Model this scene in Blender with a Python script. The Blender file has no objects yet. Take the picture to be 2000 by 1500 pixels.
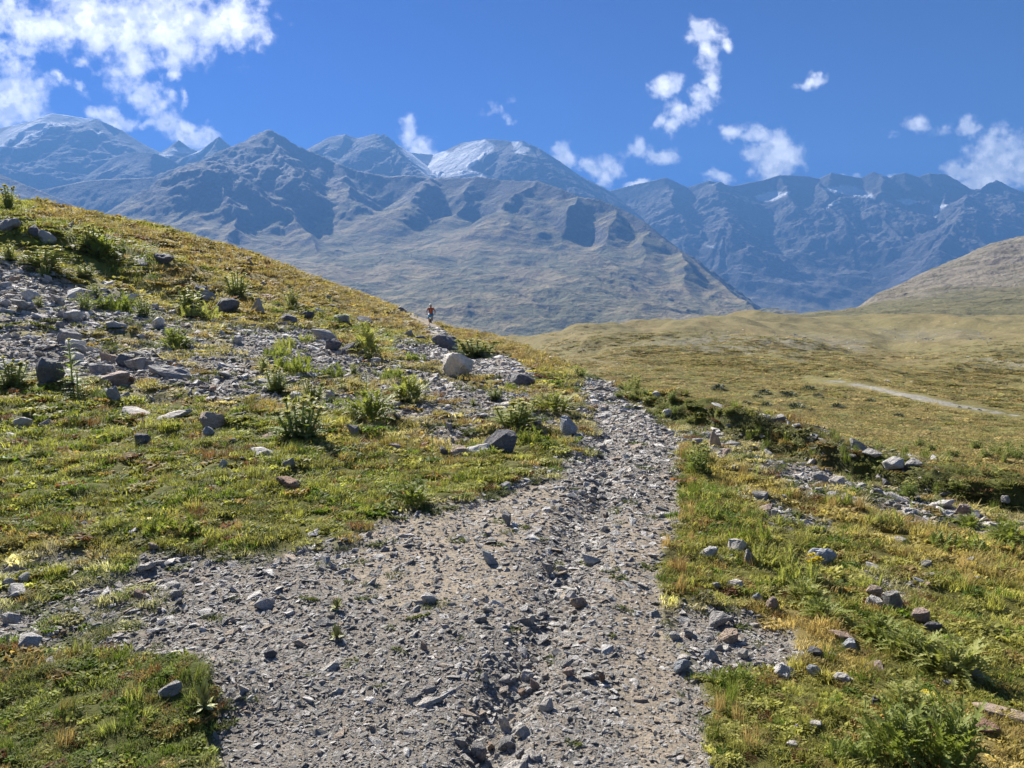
import bpy, bmesh, math, random
import numpy as np
from mathutils import Vector, Matrix, Euler
R = math.radians
scene = bpy.context.scene

# ------------------------------------------------------------------ camera
F = 1482.0; EYE = 1.6; VH = 590.0
PITCH = math.atan((750 - VH) / F); CP, SP = math.cos(PITCH), math.sin(PITCH)
cam_d = bpy.data.cameras.new("camera"); cam = bpy.data.objects.new("camera", cam_d)
scene.collection.objects.link(cam); scene.camera = cam
cam_d.sensor_fit = 'HORIZONTAL'; cam_d.sensor_width = 36; cam_d.lens = 36 * F / 2000
cam_d.clip_start = 0.05; cam_d.clip_end = 90000
cam.location = (0, 0, EYE); cam.rotation_euler = (math.pi / 2 - PITCH, 0, 0)

# ------------------------------------------------------------------ light
SUN_AZ, SUN_EL = -32.0, 36.0
SKY_STRENGTH, SUN_STRENGTH = 0.13, 5.0
scene.view_settings.view_transform = 'Standard'; scene.view_settings.look = 'None'
scene.view_settings.gamma = 1; scene.view_settings.exposure = 1.9
sd = bpy.data.lights.new("sun", 'SUN'); sun = bpy.data.objects.new("sun", sd); scene.collection.objects.link(sun)
sd.energy = SUN_STRENGTH; sd.angle = R(0.5); sd.color = (1.0, 0.95, 0.87)
sv = Vector((math.sin(R(SUN_AZ)) * math.cos(R(SUN_EL)), math.cos(R(SUN_AZ)) * math.cos(R(SUN_EL)), math.sin(R(SUN_EL))))
sun.rotation_euler = sv.to_track_quat('Z', 'Y').to_euler(); sun.location = (-10, 10, 30)
cy = scene.cycles
cy.max_bounces = 5; cy.diffuse_bounces = 2; cy.glossy_bounces = 1; cy.transmission_bounces = 2
cy.volume_bounces = 0; cy.transparent_max_bounces = 8
cy.caustics_reflective = False; cy.caustics_refractive = False
cy.use_denoising = True
try: cy.denoiser = 'OPENIMAGEDENOISE'; cy.denoising_prefilter = 'ACCURATE'
except Exception: pass

def gdir(u, v):
    """direction of a point of the view as slopes (x per metre forward, z per metre forward)"""
    a, b = (u - 1000) / F, (750 - v) / F
    y = CP + b * SP
    return a / y, (b * CP - SP) / y

# node helpers -------------------------------------------------------
class NT:
    def __init__(s, tree): s.t = tree; s.n = tree.nodes; s.l = tree.links
    def new(s, typ, **kw):
        n = s.n.new(typ)
        for k, v in kw.items(): setattr(n, k, v)
        return n
    def put(s, sock, val):
        if val is None: return
        if isinstance(val, bpy.types.NodeSocket): s.l.new(val, sock)
        else: sock.default_value = val
    def math(s, op, a, b=None, c=None, clamp=False):
        n = s.new('ShaderNodeMath', operation=op, use_clamp=clamp)
        for i, v in enumerate((a, b, c)): s.put(n.inputs[i], v)
        return n.outputs[0]
    def vec(s, op, a, b=None):
        n = s.new('ShaderNodeVectorMath', operation=op)
        s.put(n.inputs[0], a); s.put(n.inputs[1], b)
        return n.outputs['Value'] if op in ('LENGTH', 'DOT_PRODUCT', 'DISTANCE') else n.outputs[0]
    def noise(s, vec, scale, detail=4, rough=.5, dist=0, col=False):
        n = s.new('ShaderNodeTexNoise')
        s.put(n.inputs['Vector'], vec); n.inputs['Scale'].default_value = scale
        n.inputs['Detail'].default_value = detail; n.inputs['Roughness'].default_value = rough
        n.inputs['Distortion'].default_value = dist
        return n.outputs['Color' if col else 'Fac']
    def ramp(s, f, a, b, c=0.0, d=1.0, smooth=True):
        n = s.new('ShaderNodeMapRange', interpolation_type='SMOOTHSTEP' if smooth else 'LINEAR')
        s.put(n.inputs[0], f)
        for i, v in enumerate((a, b, c, d)): s.put(n.inputs[i + 1], v)
        return n.outputs[0]
    def mix(s, f, a, b, blend='MIX'):
        n = s.new('ShaderNodeMix', data_type='RGBA', blend_type=blend)
        s.put(n.inputs[0], f)
        s.put(n.inputs[6], a if not isinstance(a, tuple) else (*a[:3], 1)); s.put(n.inputs[7], b if not isinstance(b, tuple) else (*b[:3], 1))
        return n.outputs[2]

# sky with clouds -----------------------------------------------------
world = bpy.data.worlds.new("World"); scene.world = world; world.use_nodes = True
W = NT(world.node_tree); W.n.clear()
CLOUDS = [  # centre u, v, half width, half height, tilt, strength
 (60,40,130,50,8,.85),(190,45,140,66,15,.95),(330,50,140,78,0,.95),(440,45,88,60,-10,1.0),(260,130,62,56,60,.8),(285,185,50,36,70,.85),(310,195,45,22,5,.8),
 (20,185,60,75,25,1.1),(50,215,50,35,-15,.9),(15,85,90,22,10,.8),(160,115,26,14,-10,.75),(347,148,22,14,0,.8),(112,155,18,8,15,.6),(168,178,22,12,40,.65),(365,190,12,26,0,.6),
 (190,222,30,16,8,.9),(225,232,32,20,10,1),(285,237,26,12,0,.7),(330,240,26,32,30,.95),(365,262,42,24,20,1),(405,268,28,26,-10,1),
 (800,258,26,24,10,1),(825,280,36,22,30,1),
 (1375,62,38,28,0,.95),(1388,105,22,40,5,.8),(1390,160,18,36,0,.8),(1375,192,26,28,-30,.9),
 (1305,172,36,22,-15,.95),(1330,218,34,26,40,.95),(1285,232,20,14,0,.7),(1312,250,20,24,60,.75),(1355,230,18,24,0,.6),
 (1590,162,32,14,-10,.75),(1598,152,12,16,0,.6),(1800,252,50,16,5,.6),(1750,262,30,10,0,.4),
 (1435,256,34,17,-15,.85),(1475,270,30,18,20,.8),(1510,290,38,40,-10,1.05),(1540,310,34,40,0,1.05),(1505,335,32,32,0,1.0),(1478,300,26,22,0,.8),
 (1100,300,34,26,10,.8),(1098,312,22,14,0,.6),(1155,322,30,20,10,.9),(1190,320,26,28,30,.75),(1182,345,22,18,-40,.6),
 (1235,290,22,24,20,.6),(1285,302,36,20,10,.95),(1240,362,38,9,-12,.9),(1405,342,26,12,20,.5),(1378,340,30,8,0,.4),
 (1903,248,26,17,-15,.85),(1940,300,60,44,-5,1.1),(1985,320,60,50,10,1.1),(1885,330,50,30,5,1),(1920,355,70,34,0,1),
 (1665,350,30,10,0,.7),(1730,345,22,9,0,.7),(980,215,20,26,60,.55),(990,235,14,10,0,.5),
 (1415,88,12,14,0,.7)]
geo = W.new('ShaderNodeTexCoord').outputs['Generated']
sep = W.new('ShaderNodeSeparateXYZ'); W.put(sep.inputs[0], geo)
ay = W.math('MAXIMUM', W.math('ABSOLUTE', sep.outputs[1]), .02)
comb = W.new('ShaderNodeCombineXYZ')
W.put(comb.inputs[0], W.math('DIVIDE', sep.outputs[0], ay)); W.put(comb.inputs[1], W.math('DIVIDE', sep.outputs[2], ay))
P0 = comb.outputs[0]
wn = W.noise(P0, 16, 4, .6, col=True)
wv = W.vec('MULTIPLY', W.vec('SUBTRACT', wn, (.5, .5, .5)), (.05, .04, 0))
wn2 = W.noise(P0, 60, 4, .6, col=True)
wv2 = W.vec('MULTIPLY', W.vec('SUBTRACT', wn2, (.5, .5, .5)), (.016, .016, 0))
PW = W.vec('ADD', W.vec('ADD', P0, wv), wv2)
field = None
for (u, v, a, b, rot, wgt) in CLOUDS:
    gx, gz = gdir(u, v)
    m = W.new('ShaderNodeMapping', vector_type='TEXTURE')
    W.put(m.inputs[0], PW)
    m.inputs[1].default_value = (gx, gz, 0)
    m.inputs[2].default_value = (0, 0, R(-rot))
    m.inputs[3].default_value = (a / F * 1.25, b / F * 1.25, 1)
    ln = W.vec('LENGTH', m.outputs[0])
    o = W.math('MULTIPLY_ADD', ln, -wgt, wgt)
    field = o if field is None else W.math('MAXIMUM', field, o)
    if field is not o: pass
fb = W.noise(P0, 34, 9, .58)
fb2 = W.noise(P0, 110, 8, .6)
d = W.math('ADD', W.math('MULTIPLY_ADD', W.math('SUBTRACT', fb, .5), 1.9, field), W.math('MULTIPLY', W.math('SUBTRACT', fb2, .5), .38))
back_fill = W.math('MULTIPLY', W.ramp(sep.outputs[1], -.05, -.5), W.ramp(W.noise(geo, 2.6, 6, .6),   .55, .72))   # unseen cloud added behind the viewer as white fill light for backlit faces
alpha = W.math('MAXIMUM', W.math('MULTIPLY', W.ramp(d, .04, 1.0), W.ramp(sep.outputs[1], 0, .1)), back_fill)
thick = W.ramp(d, .40, .95)
shn = W.noise(W.vec('ADD', P0, (.011, -.013, 0)), 30, 6, .55)
relief = W.math('ADD', W.ramp(W.math('SUBTRACT', shn, fb), -.10, .12), W.math('MULTIPLY', W.math('SUBTRACT', fb2, .5), 1.6))
shade = W.math('MULTIPLY', thick, W.math('MULTIPLY_ADD', relief, .75, .25), clamp=True)
up = W.ramp(W.new('ShaderNodeSeparateXYZ').outputs[2], 0, 1)
sky = W.new('ShaderNodeTexSky', sky_type='NISHITA', sun_disc=False)
sky.sun_elevation = R(SUN_EL); sky.sun_rotation = R(SUN_AZ % 360); sky.altitude = 2600
sky.air_density = 1.0; sky.dust_density = 0.6; sky.ozone_density = 4.0
hs = W.new('ShaderNodeHueSaturation'); nrm = W.vec('SCALE', sky.outputs[0]); nrm.node.inputs['Scale'].default_value = .2
gm = W.new('ShaderNodeGamma'); W.put(gm.inputs[0], nrm); gm.inputs[1].default_value = 2.1
nrm2 = W.vec('SCALE', gm.outputs[0]); nrm2.node.inputs['Scale'].default_value = 5.0
W.put(hs.inputs['Color'], nrm2); hs.inputs['Saturation'].default_value = 1.3
hs.inputs['Value'].default_value = 0.15; hs.inputs['Hue'].default_value = 0.512
ccol = W.mix(W.math('MULTIPLY', shade, .85), (6.2, 5.95, 5.6), (1.7, 1.8, 2.2))
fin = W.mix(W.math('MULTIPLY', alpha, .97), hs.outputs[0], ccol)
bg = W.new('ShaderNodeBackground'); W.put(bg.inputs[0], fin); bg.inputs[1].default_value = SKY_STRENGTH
W.l.new(bg.outputs[0], W.new('ShaderNodeOutputWorld').inputs[0])
world.cycles.sampling_method = 'MANUAL'; world.cycles.sample_map_resolution = 512

# ------------------------------------------------------------------ numpy helpers
def _hash(ix, iy, seed):
    h = (ix.astype(np.int64) * 374761393 + iy.astype(np.int64) * 668265263 + seed * 1442695041) & 0xffffffff
    h = ((h ^ (h >> 13)) * 1274126177) & 0xffffffff
    return ((h ^ (h >> 16)) & 0xffff).astype(np.float64) / 65535.0
def pn(x, y, seed=0):
    """gradient noise, about -1..1"""
    ix, iy = np.floor(x), np.floor(y); fx, fy = x - ix, y - iy
    sx, sy = fx * fx * fx * (fx * (fx * 6 - 15) + 10), fy * fy * fy * (fy * (fy * 6 - 15) + 10)
    def g(dx, dy):
        a = _hash(ix + dx, iy + dy, seed) * 2 * np.pi
        return np.cos(a) * (fx - dx) + np.sin(a) * (fy - dy)
    a = g(0, 0) + (g(1, 0) - g(0, 0)) * sx; b = g(0, 1) + (g(1, 1) - g(0, 1)) * sx
    return (a + (b - a) * sy) * 1.5
def fbm(x, y, wl, octv=4, gain=.5, seed=0, ridged=False):
    out = 0; amp = 1; tot = 0
    for o in range(octv):
        n = pn(x / wl + 13.7 * o, y / wl - 7.1 * o, seed + o)
        if ridged: n = 1 - 2 * np.abs(n)
        out = out + n * amp; tot += amp; amp *= gain; wl /= 2.03
    return out / tot
def sstep(x, a, b):
    t = np.clip((x - a) / (b - a), 0, 1); return t * t * (3 - 2 * t)
def pchip(xk, yk, xq):
    """monotone cubic along axis 0; yk (K, ...)"""
    xk = np.asarray(xk, float); yk = np.asarray(yk, float); h = np.diff(xk).reshape(-1, *([1] * (yk.ndim - 1)))
    dl = np.diff(yk, axis=0) / h; m = np.zeros_like(yk)
    w1, w2 = 2 * h[1:] + h[:-1], h[1:] + 2 * h[:-1]
    same = (dl[1:] * dl[:-1]) > 0
    with np.errstate(divide='ignore', invalid='ignore'):
        hm = (w1 + w2) / (w1 / dl[:-1] + w2 / dl[1:])
    m[1:-1] = np.where(same, hm, 0); m[0] = dl[0]; m[-1] = dl[-1]
    i = np.clip(np.searchsorted(xk, xq, side='right') - 1, 0, len(xk) - 2)
    hh = h[i]; t = ((xq - xk[i]).reshape(hh.shape)) / hh
    return (yk[i] * (1 + 2 * t) * (1 - t) ** 2 + m[i] * hh * t * (1 - t) ** 2 + yk[i + 1] * t * t * (3 - 2 * t) + m[i + 1] * hh * t * t * (t - 1))
def proj(x, y, z):
    """world -> view coordinates of the 2000 x 1500 photograph"""
    zz = z - EYE; D = y * CP - zz * SP; b = (y * SP + zz * CP) / D
    return 1000 + F * x / D, 750 - F * b
def pt(u, v, Y):
    gx, gz = gdir(u, v); return np.array((gx * Y, Y, EYE + gz * Y))
def lin(rgb):
    return tuple(((c / 255 + .055) / 1.055) ** 2.4 if c > 10 else c / 255 / 12.92 for c in rgb)

def put(o, coll=None):
    (coll or scene.collection).objects.link(o); return o
def grid_mesh(name, X, Y, Z, mat, attrs=None, flip=False, smooth=True):
    r, c = X.shape; n = r * c
    me = bpy.data.meshes.new(name)
    me.vertices.add(n); me.vertices.foreach_set("co", np.stack([X, Y, Z], -1).astype(np.float32).ravel())
    idx = np.arange(n).reshape(r, c)
    q = np.stack([idx[:-1, :-1], idx[:-1, 1:], idx[1:, 1:], idx[1:, :-1]], -1).reshape(-1, 4)
    if flip: q = q[:, ::-1]
    m = len(q); me.loops.add(4 * m); me.polygons.add(m)
    me.loops.foreach_set("vertex_index", q.astype(np.int32).ravel())
    me.polygons.foreach_set("loop_start", (np.arange(m) * 4).astype(np.int32))
    me.polygons.foreach_set("use_smooth", np.full(m, smooth))
    me.update(calc_edges=True)
    for k, a in (attrs or {}).items():
        if a.ndim == 3:
            at = me.attributes.new(k, 'FLOAT_COLOR', 'POINT'); cc = np.ones((n, 4), np.float32); cc[:, :3] = a.reshape(n, 3)
            at.data.foreach_set("color", cc.ravel())
        else:
            at = me.attributes.new(k, 'FLOAT', 'POINT'); at.data.foreach_set("value", a.astype(np.float32).ravel())
    me.materials.append(mat)
    o = put(bpy.data.objects.new(name, me)); return o
def structure(o): o['kind'] = 'structure'; return o

# masks drawn over the view, in photograph coordinates
GU0, GV0, GS = -900, 350, 6.0
_gu = np.arange(GU0, 2900, GS); _gv = np.arange(GV0, 1900, GS); _GU, _GV = np.meshgrid(_gu, _gv)
def poly_sd(poly):
    d = np.full(_GU.shape, 1e9); inside = np.zeros(_GU.shape, bool); n = len(poly)
    for i in range(n):
        (x0, y0), (x1, y1) = poly[i], poly[(i + 1) % n]
        ex, ey = x1 - x0, y1 - y0
        t = np.clip(((_GU - x0) * ex + (_GV - y0) * ey) / (ex * ex + ey * ey + 1e-9), 0, 1)
        d = np.minimum(d, np.hypot(_GU - x0 - t * ex, _GV - y0 - t * ey))
        c = ((y0 > _GV) != (y1 > _GV)) & (_GU < (x1 - x0) * (_GV - y0) / ((y1 - y0) + 1e-12) + x0)
        inside ^= c
    return np.where(inside, d, -d)
def line_d(line):
    d = np.full(_GU.shape, 1e9)
    for (x0, y0), (x1, y1) in zip(line[:-1], line[1:]):
        ex, ey = x1 - x0, y1 - y0
        t = np.clip(((_GU - x0) * ex + (_GV - y0) * ey) / (ex * ex + ey * ey + 1e-9), 0, 1)
        d = np.minimum(d, np.hypot(_GU - x0 - t * ex, _GV - y0 - t * ey))
    return d
def samp(g, u, v):
    fu = np.clip((u - GU0) / GS, 0, g.shape[1] - 1.001); fv = np.clip((v - GV0) / GS, 0, g.shape[0] - 1.001)
    i, j = fu.astype(int), fv.astype(int); a, b = fu - i, fv - j
    return (g[j, i] * (1 - a) + g[j, i + 1] * a) * (1 - b) + (g[j + 1, i] * (1 - a) + g[j + 1, i + 1] * a) * b
def soft(poly, s): return sstep(poly_sd(poly), -s, s)

# ------------------------------------------------------------------ materials
def mat_new(name):
    m = bpy.data.materials.new(name); m.use_nodes = True; T = NT(m.node_tree); T.n.clear()
    out = T.new('ShaderNodeOutputMaterial'); return m, T, out
def attr(T, name, typ='GEOMETRY'):
    a = T.new('ShaderNodeAttribute', attribute_type=typ, attribute_name=name); return a
def principled(T, out, col, rough=.9, spec=.25, normal=None):
    p = T.new('ShaderNodeBsdfPrincipled'); T.put(p.inputs['Base Color'], col if not isinstance(col, tuple) else (*col, 1))
    p.inputs['Roughness'].default_value = rough; p.inputs['Specular IOR Level'].default_value = spec
    if normal is not None: T.put(p.inputs['Normal'], normal)
    if out is not None: T.l.new(p.outputs[0], out.inputs[0])
    return p
def bump(T, h, strength=.5, dist=.02):
    b = T.new('ShaderNodeBump'); b.inputs['Strength'].default_value = strength; b.inputs['Distance'].default_value = dist
    T.put(b.inputs['Height'], h); return b.outputs[0]
def m_ground(name, scales, amt=.5, bdist=.02, bstr=.6):
    m, T, out = mat_new(name); P = T.new('ShaderNodeTexCoord').outputs['Object']
    c = attr(T, 'Col').outputs['Color']
    n1 = T.noise(P, scales[0], 6, .65); n2 = T.noise(P, scales[1], 6, .7)
    f = T.math('ADD', T.math('MULTIPLY_ADD', T.math('SUBTRACT', n1, .5), amt * 2.4, 1), T.math('MULTIPLY', T.math('SUBTRACT', n2, .5), amt * 2.4))
    cc = T.vec('SCALE', c); sc = cc.node; T.put(sc.inputs['Scale'], T.math('MAXIMUM', f, .15))
    h = T.math('ADD', T.noise(P, scales[1], 8, .7), T.math('MULTIPLY', n1, scales[1] / scales[0] * .5))
    principled(T, out, cc, .95, .12, bump(T, h, bstr, bdist)); return m
M_near = m_ground('turf_and_gravel', (9, 70), .42, .012, .7)
M_meadow = m_ground('meadow_turf', (.35, 3.0), .34, .25, .7)
M_moraine = m_ground('moraine', (.02, .25), .3, 3.0, .7)
M_mount = m_ground('mountain_rock', (.006, .06), .42, 14.0, .9)
M_far = m_ground('far_rock', (.004, .03), .35, 22.0, .8)

def m_rock(name, tones, rough=.85, scale=1.0, vein=.5):
    m, T, out = mat_new(name); P = T.new('ShaderNodeTexCoord').outputs['Object']
    rnd = T.new('ShaderNodeObjectInfo').outputs['Random']
    off = T.new('ShaderNodeCombineXYZ'); 
    for i in range(3): T.put(off.inputs[i], T.math('MULTIPLY', rnd, 37.0 + 11 * i))
    Q = T.vec('ADD', P, off.outputs[0])
    r = T.new('ShaderNodeValToRGB'); T.put(r.inputs[0], rnd); cr = r.color_ramp; cr.interpolation = 'CONSTANT'
    for i, t in enumerate(tones):
        e = cr.elements[i] if i < 2 else cr.elements.new(i / len(tones))
        e.position = i / len(tones); e.color = (*t, 1)
    n1 = T.noise(Q, 2.2 * scale, 8, .65); n2 = T.noise(Q, 9 * scale, 6, .7)
    st = T.noise(T.vec('MULTIPLY', Q, (1.2, 1.2, 7)), 2.0 * scale, 5, .6, 1.0)
    f = T.math('ADD', T.math('MULTIPLY', n1, 1.0), T.math('MULTIPLY', n2, .55)); f = T.math('MULTIPLY_ADD', f, 1.5, -.15)
    cc = T.vec('SCALE', r.outputs[0]); T.put(cc.node.inputs['Scale'], f)
    col = T.mix(T.math('MULTIPLY', T.ramp(st, .60, .72), vein), cc, (.55, .53, .5))
    li = T.noise(Q, 14 * scale, 3, .6)
    col = T.mix(T.math('MULTIPLY', T.ramp(li, .60, .66), .5), col, (.36, .37, .27))
    col = T.mix(T.math('MULTIPLY', T.ramp(n2, .58, .66), .55), col, (.07, .065, .055))
    h = T.math('ADD', n1, T.math('MULTIPLY', st, .5)); h = T.math('ADD', h, T.math('MULTIPLY', n2, .3))
    principled(T, out, col, rough, .3, bump(T, h, .8, .12)); return m
GREYS = [(.33, .31, .28), (.45, .42, .385), (.26, .25, .235), (.56, .53, .485), (.40, .345, .29), (.49, .465, .44), (.42, .30, .22), (.31, .295, .285), (.68, .64, .58)]
M_stone = m_rock('grey_stone', GREYS)
M_gravel = m_rock('gravel_stone', [(.44, .41, .37), (.55, .51, .46), (.33, .31, .28), (.64, .60, .55), (.48, .39, .30), (.52, .50, .47), (.38, .355, .32), (.76, .72, .67)])
M_pale = m_rock('pale_rock', [(.60, .55, .48), (.56, .53, .49)], vein=.3)
M_dark = m_rock('dark_rock', [(.13, .125, .135), (.15, .145, .15)], vein=.25)
M_mid = m_rock('mid_rock', [(.30, .285, .27), (.34, .32, .295)])
M_tan = m_rock('tan_rock', [(.42, .32, .24), (.40, .30, .25)], vein=.3)
M_rust = m_rock('rusty_rock', [(.30, .16, .09), (.28, .17, .11)], vein=.2)
M_blue = m_rock('bluish_rock', [(.40, .42, .43), (.35, .37, .39)], vein=.6)

def m_leaf(name, cols, trans=.45, rough=.6):
    m, T, out = mat_new(name)
    rnd = T.new('ShaderNodeObjectInfo').outputs['Random']; P = T.new('ShaderNodeTexCoord').outputs['Object']
    r = T.new('ShaderNodeValToRGB'); T.put(r.inputs[0], T.math('FRACT', T.math('ADD', T.math('MULTIPLY', T.noise(P, 23, 2), 1.3), rnd)))
    cr = r.color_ramp
    for i, t in enumerate(cols):
        e = cr.elements[i] if i < 2 else cr.elements.new(i / len(cols))
        e.position = i / len(cols); e.color = (*t, 1)
    p = principled(T, None, r.outputs[0], rough, .25)
    tr = T.new('ShaderNodeBsdfTranslucent'); T.put(tr.inputs[0], T.mix(.5, r.outputs[0], (.95, 1, .3), 'MULTIPLY'))
    mx = T.new('ShaderNodeMixShader'); mx.inputs[0].default_value = trans
    T.l.new(p.outputs[0], mx.inputs[1]); T.l.new(tr.outputs[0], mx.inputs[2]); T.l.new(mx.outputs[0], out.inputs[0]); return m
def m_tint(name, trans=.4):
    """grass whose colour rides on each tuft"""
    m, T, out = mat_new(name)
    c = attr(T, 'tint', 'INSTANCER').outputs['Color']
    g = attr(T, 'blade').outputs['Fac']
    f = T.vec('SCALE', c); T.put(f.node.inputs['Scale'], T.math('MULTIPLY_ADD', g, .9, .55))
    p = principled(T, None, f, .65, .2)
    tr = T.new('ShaderNodeBsdfTranslucent'); T.put(tr.inputs[0], T.mix(.4, f, (1, 1, .45), 'MULTIPLY'))
    mx = T.new('ShaderNodeMixShader'); mx.inputs[0].default_value = trans
    T.l.new(p.outputs[0], mx.inputs[1]); T.l.new(tr.outputs[0], mx.inputs[2]); T.l.new(mx.outputs[0], out.inputs[0]); return m
def m_plain(name, col, rough=.6, spec=.3):
    m, T, out = mat_new(name); P = T.new('ShaderNodeTexCoord').outputs['Object']
    n = T.noise(P, 12, 4, .6); cc = T.mix(n, tuple(c * .75 for c in col), tuple(min(1, c * 1.25) for c in col))
    principled(T, out, cc, rough, spec); return m

# ------------------------------------------------------------------ near hillside
def yz(v, z): return (EYE - z) / -gdir(1000, v)[1]
SIL = [(-800, 250), (-400, 320), (-150, 362), (0, 388), (100, 404), (200, 424), (300, 442), (400, 470), (500, 500), (600, 540), (700, 574), (780, 598), (850, 622), (900, 642), (980, 666), (1050, 692), (1130, 730), (1180, 747), (1300, 793), (1450, 838), (1650, 898), (1850, 948), (2000, 982), (2300, 1053), (2700, 1158)]
COLS = {
 -800: ([1700,1450,1200,1000,860,760,640,480,250], [1.95,2.6,3.6,4.9,6.9,9.3,13.5,20,34]),
 -300: ([1700,1450,1200,1000,860,760,640,490,338], [1.95,2.62,3.7,5.2,7.4,10,14.5,22,38]),
 0: ([1700,1450,1200,1000,860,760,640,500,388], [1.95,2.62,3.75,5.35,7.7,10.4,15,23,40]),
 250: ([1700,1450,1200,1010,880,780,670,550,433], [1.95,2.6,3.7,5.2,7.5,10.2,15.5,25,43]),
 500: ([1700,1450,1200,1020,890,800,700,600,500], [1.95,2.6,3.65,5.05,7.2,9.4,15,26,46]),
 750: ([1700,1450,1220,1050,920,830,750,670,589], [1.95,2.6,3.52,4.85,6.9,9.4,13.8,24,58]),
 860: ([1700,1450,1220,1055,930,845,770,695,626], [1.95,2.6,3.5,4.8,6.8,9.1,13.2,22.5,64]),
 980: ([1700,1450,1220,1060,940,860,790,720,666], [1.95,2.6,3.5,4.78,6.7,8.75,12,18.8,36]),
 1060: ([1700,1450,1220,1065,950,870,805,745,697], [1.95,2.6,3.5,4.76,6.55,8.55,11.4,16.4,25]),
 1150: ([1700,1450,1220,1070,960,880,820,770,737], [1.95,2.6,3.5,4.75,6.4,8.4,10.9,14.2,18.8]),
 1300: ([1700,1450,1230,1090,990,915,860,815,775], [1.95,2.6,3.6,4.72,6.2,7.9,9.8,12,15]),
}
_zr = {1600: (849, [0, -.02, -.06, -.1, -.17, -.24, -.32, -.4, -.48]), 2000: (944, [-.03, -.06, -.13, -.2, -.28, -.36, -.45, -.55, -.66]), 2700: (1110, [-.1, -.2, -.3, -.4, -.5, -.6, -.7, -.8, -.95])}
_fr = [0, .27, .5, .64, .75, .83, .9, .955, 1]
for u, (vc, zs) in _zr.items():
    vs = [1700 + (vc - 1700) * f for f in _fr]
    COLS[u] = (vs, [yz(v, z) for v, z in zip(vs, zs)])
us = sorted(COLS); K = []
for u in us:
    vs, Ys = COLS[u]
    kn = []
    for v, Y in zip(vs, Ys):
        p = pt(u, v, Y); kn.append((p[0] / p[1], math.log(Y), p[2]))
    gx, gz = gdir(u, vs[-1]); Yc, zc = Ys[-1], kn[-1][2]
    slope_c = (kn[-1][2] - kn[-2][2]) / (Ys[-1] - Ys[-2])
    if u < 1250:
        for fy, dz in ((1.12, -.02 - .02 * Yc * 1), (1.5, -.16 * Yc), (3.0, -1.1 * Yc), (8, -4.5 * Yc)):
            kn.append((gx, math.log(Yc * fy), zc + gz * 0 + (gz * Yc * (fy - 1) if fy < 1.2 else 0) + dz))
    else:
        for dy, z in ((.5, zc - .22), (2.5, zc - 1.3), (8, zc - 3.4), (60, -25)):
            kn.append((gx, math.log(Yc + dy), z))
    # toward and under the viewer
    kn.insert(0, (kn[0][0], math.log(.35), kn[0][2]))
    K.append(kn)
K = np.array(K)                       # cols, knots, 3
nk = K.shape[1]
rows_per = [30, 70, 95, 95, 85, 80, 75, 75, 75, 10, 8, 8, 6]
sq = np.concatenate([np.linspace(i, i + 1, rows_per[i], endpoint=False) for i in range(nk - 1)] + [[nk - 1.0]])
uq = np.linspace(-800, 2700, 1050)
A = pchip(np.array(us, float), K, uq)              # cols dense, knots, 3
# exact crest heights from the drawn silhouette
silv = np.interp(uq, [s[0] for s in SIL], [s[1] for s in SIL])
ic = 9
for j in range(len(uq)):
    gx, gz = gdir(uq[j], silv[j]); Yc = math.exp(A[j, ic, 1]); dz = (EYE + gz * Yc) - A[j, ic, 2]
    A[j, ic:, 2] += dz; A[j, ic - 1, 2] += dz * .4
B = pchip(np.arange(nk, dtype=float), np.transpose(A, (1, 0, 2)), sq)   # rows, cols, 3
HY = np.exp(B[..., 1]); HX = B[..., 0] * HY; HZ = B[..., 2].copy()
HR = np.hypot(HX, HY)
u0, v0 = proj(HX, np.maximum(HY, .5), HZ)
CREST_ROW = int(np.searchsorted(sq, ic))
# masks
wob = fbm(HX, HY, 1.3, 4, .55, 3); wob2 = fbm(HX, HY, .35, 3, .6, 9)
pxm = F / np.maximum(HY, 1.5)                       # px per metre
wu = u0 + wob * np.clip(.22 * pxm, 6, 40) + wob2 * np.clip(.06 * pxm, 2, 16)
wv_ = v0 + wob2 * np.clip(.03 * pxm, 1, 9) + wob * np.clip(.05 * pxm, 2, 18)
PATH = [(1122,736),(1188,739),(1205,775),(1262,800),(1312,838),(1328,880),(1322,950),(1330,1000),(1300,1080),(1303,1180),(1335,1280),(1385,1390),(1420,1700),(1420,1900),(360,1900),(400,1500),(440,1400),(400,1330),(345,1260),(380,1190),(450,1110),(620,1070),(780,1015),(900,975),(1010,938),(1095,895),(1142,850),(1138,800)]
g_path = soft(PATH, 14)
g_path_in = sstep(poly_sd(PATH), 0, 160)
g_left = soft([(-900,1120),(0,1090),(120,1070),(330,1080),(560,1085),(760,1030),(700,1130),(420,1250),(420,1330),(200,1300),(0,1290),(-900,1330)], 30) * .60
g_scree = np.maximum.reduce([soft([(-900,470),(0,500),(150,530),(330,600),(560,650),(760,690),(960,740),(1130,775),(1150,850),(1000,850),(900,880),(700,850),(560,800),(420,800),(200,765),(0,760),(-900,770)], 26) * .52,
  soft([(430,640),(600,640),(700,700),(720,740),(600,740),(450,690)], 18) * .95, soft([(750,660),(900,690),(1000,700),(1060,740),(1000,760),(800,700)], 12) * .95, soft([(830,740),(1000,780),(1010,820),(900,800),(820,770)], 12) * .9,
  soft([(-900,640),(0,650),(240,680),(420,730),(560,770),(560,800),(300,760),(0,740),(-900,740)], 18) * .78, soft([(-900,500),(0,510),(200,560),(330,640),(100,640),(-900,640)], 18) * .72])
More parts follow.
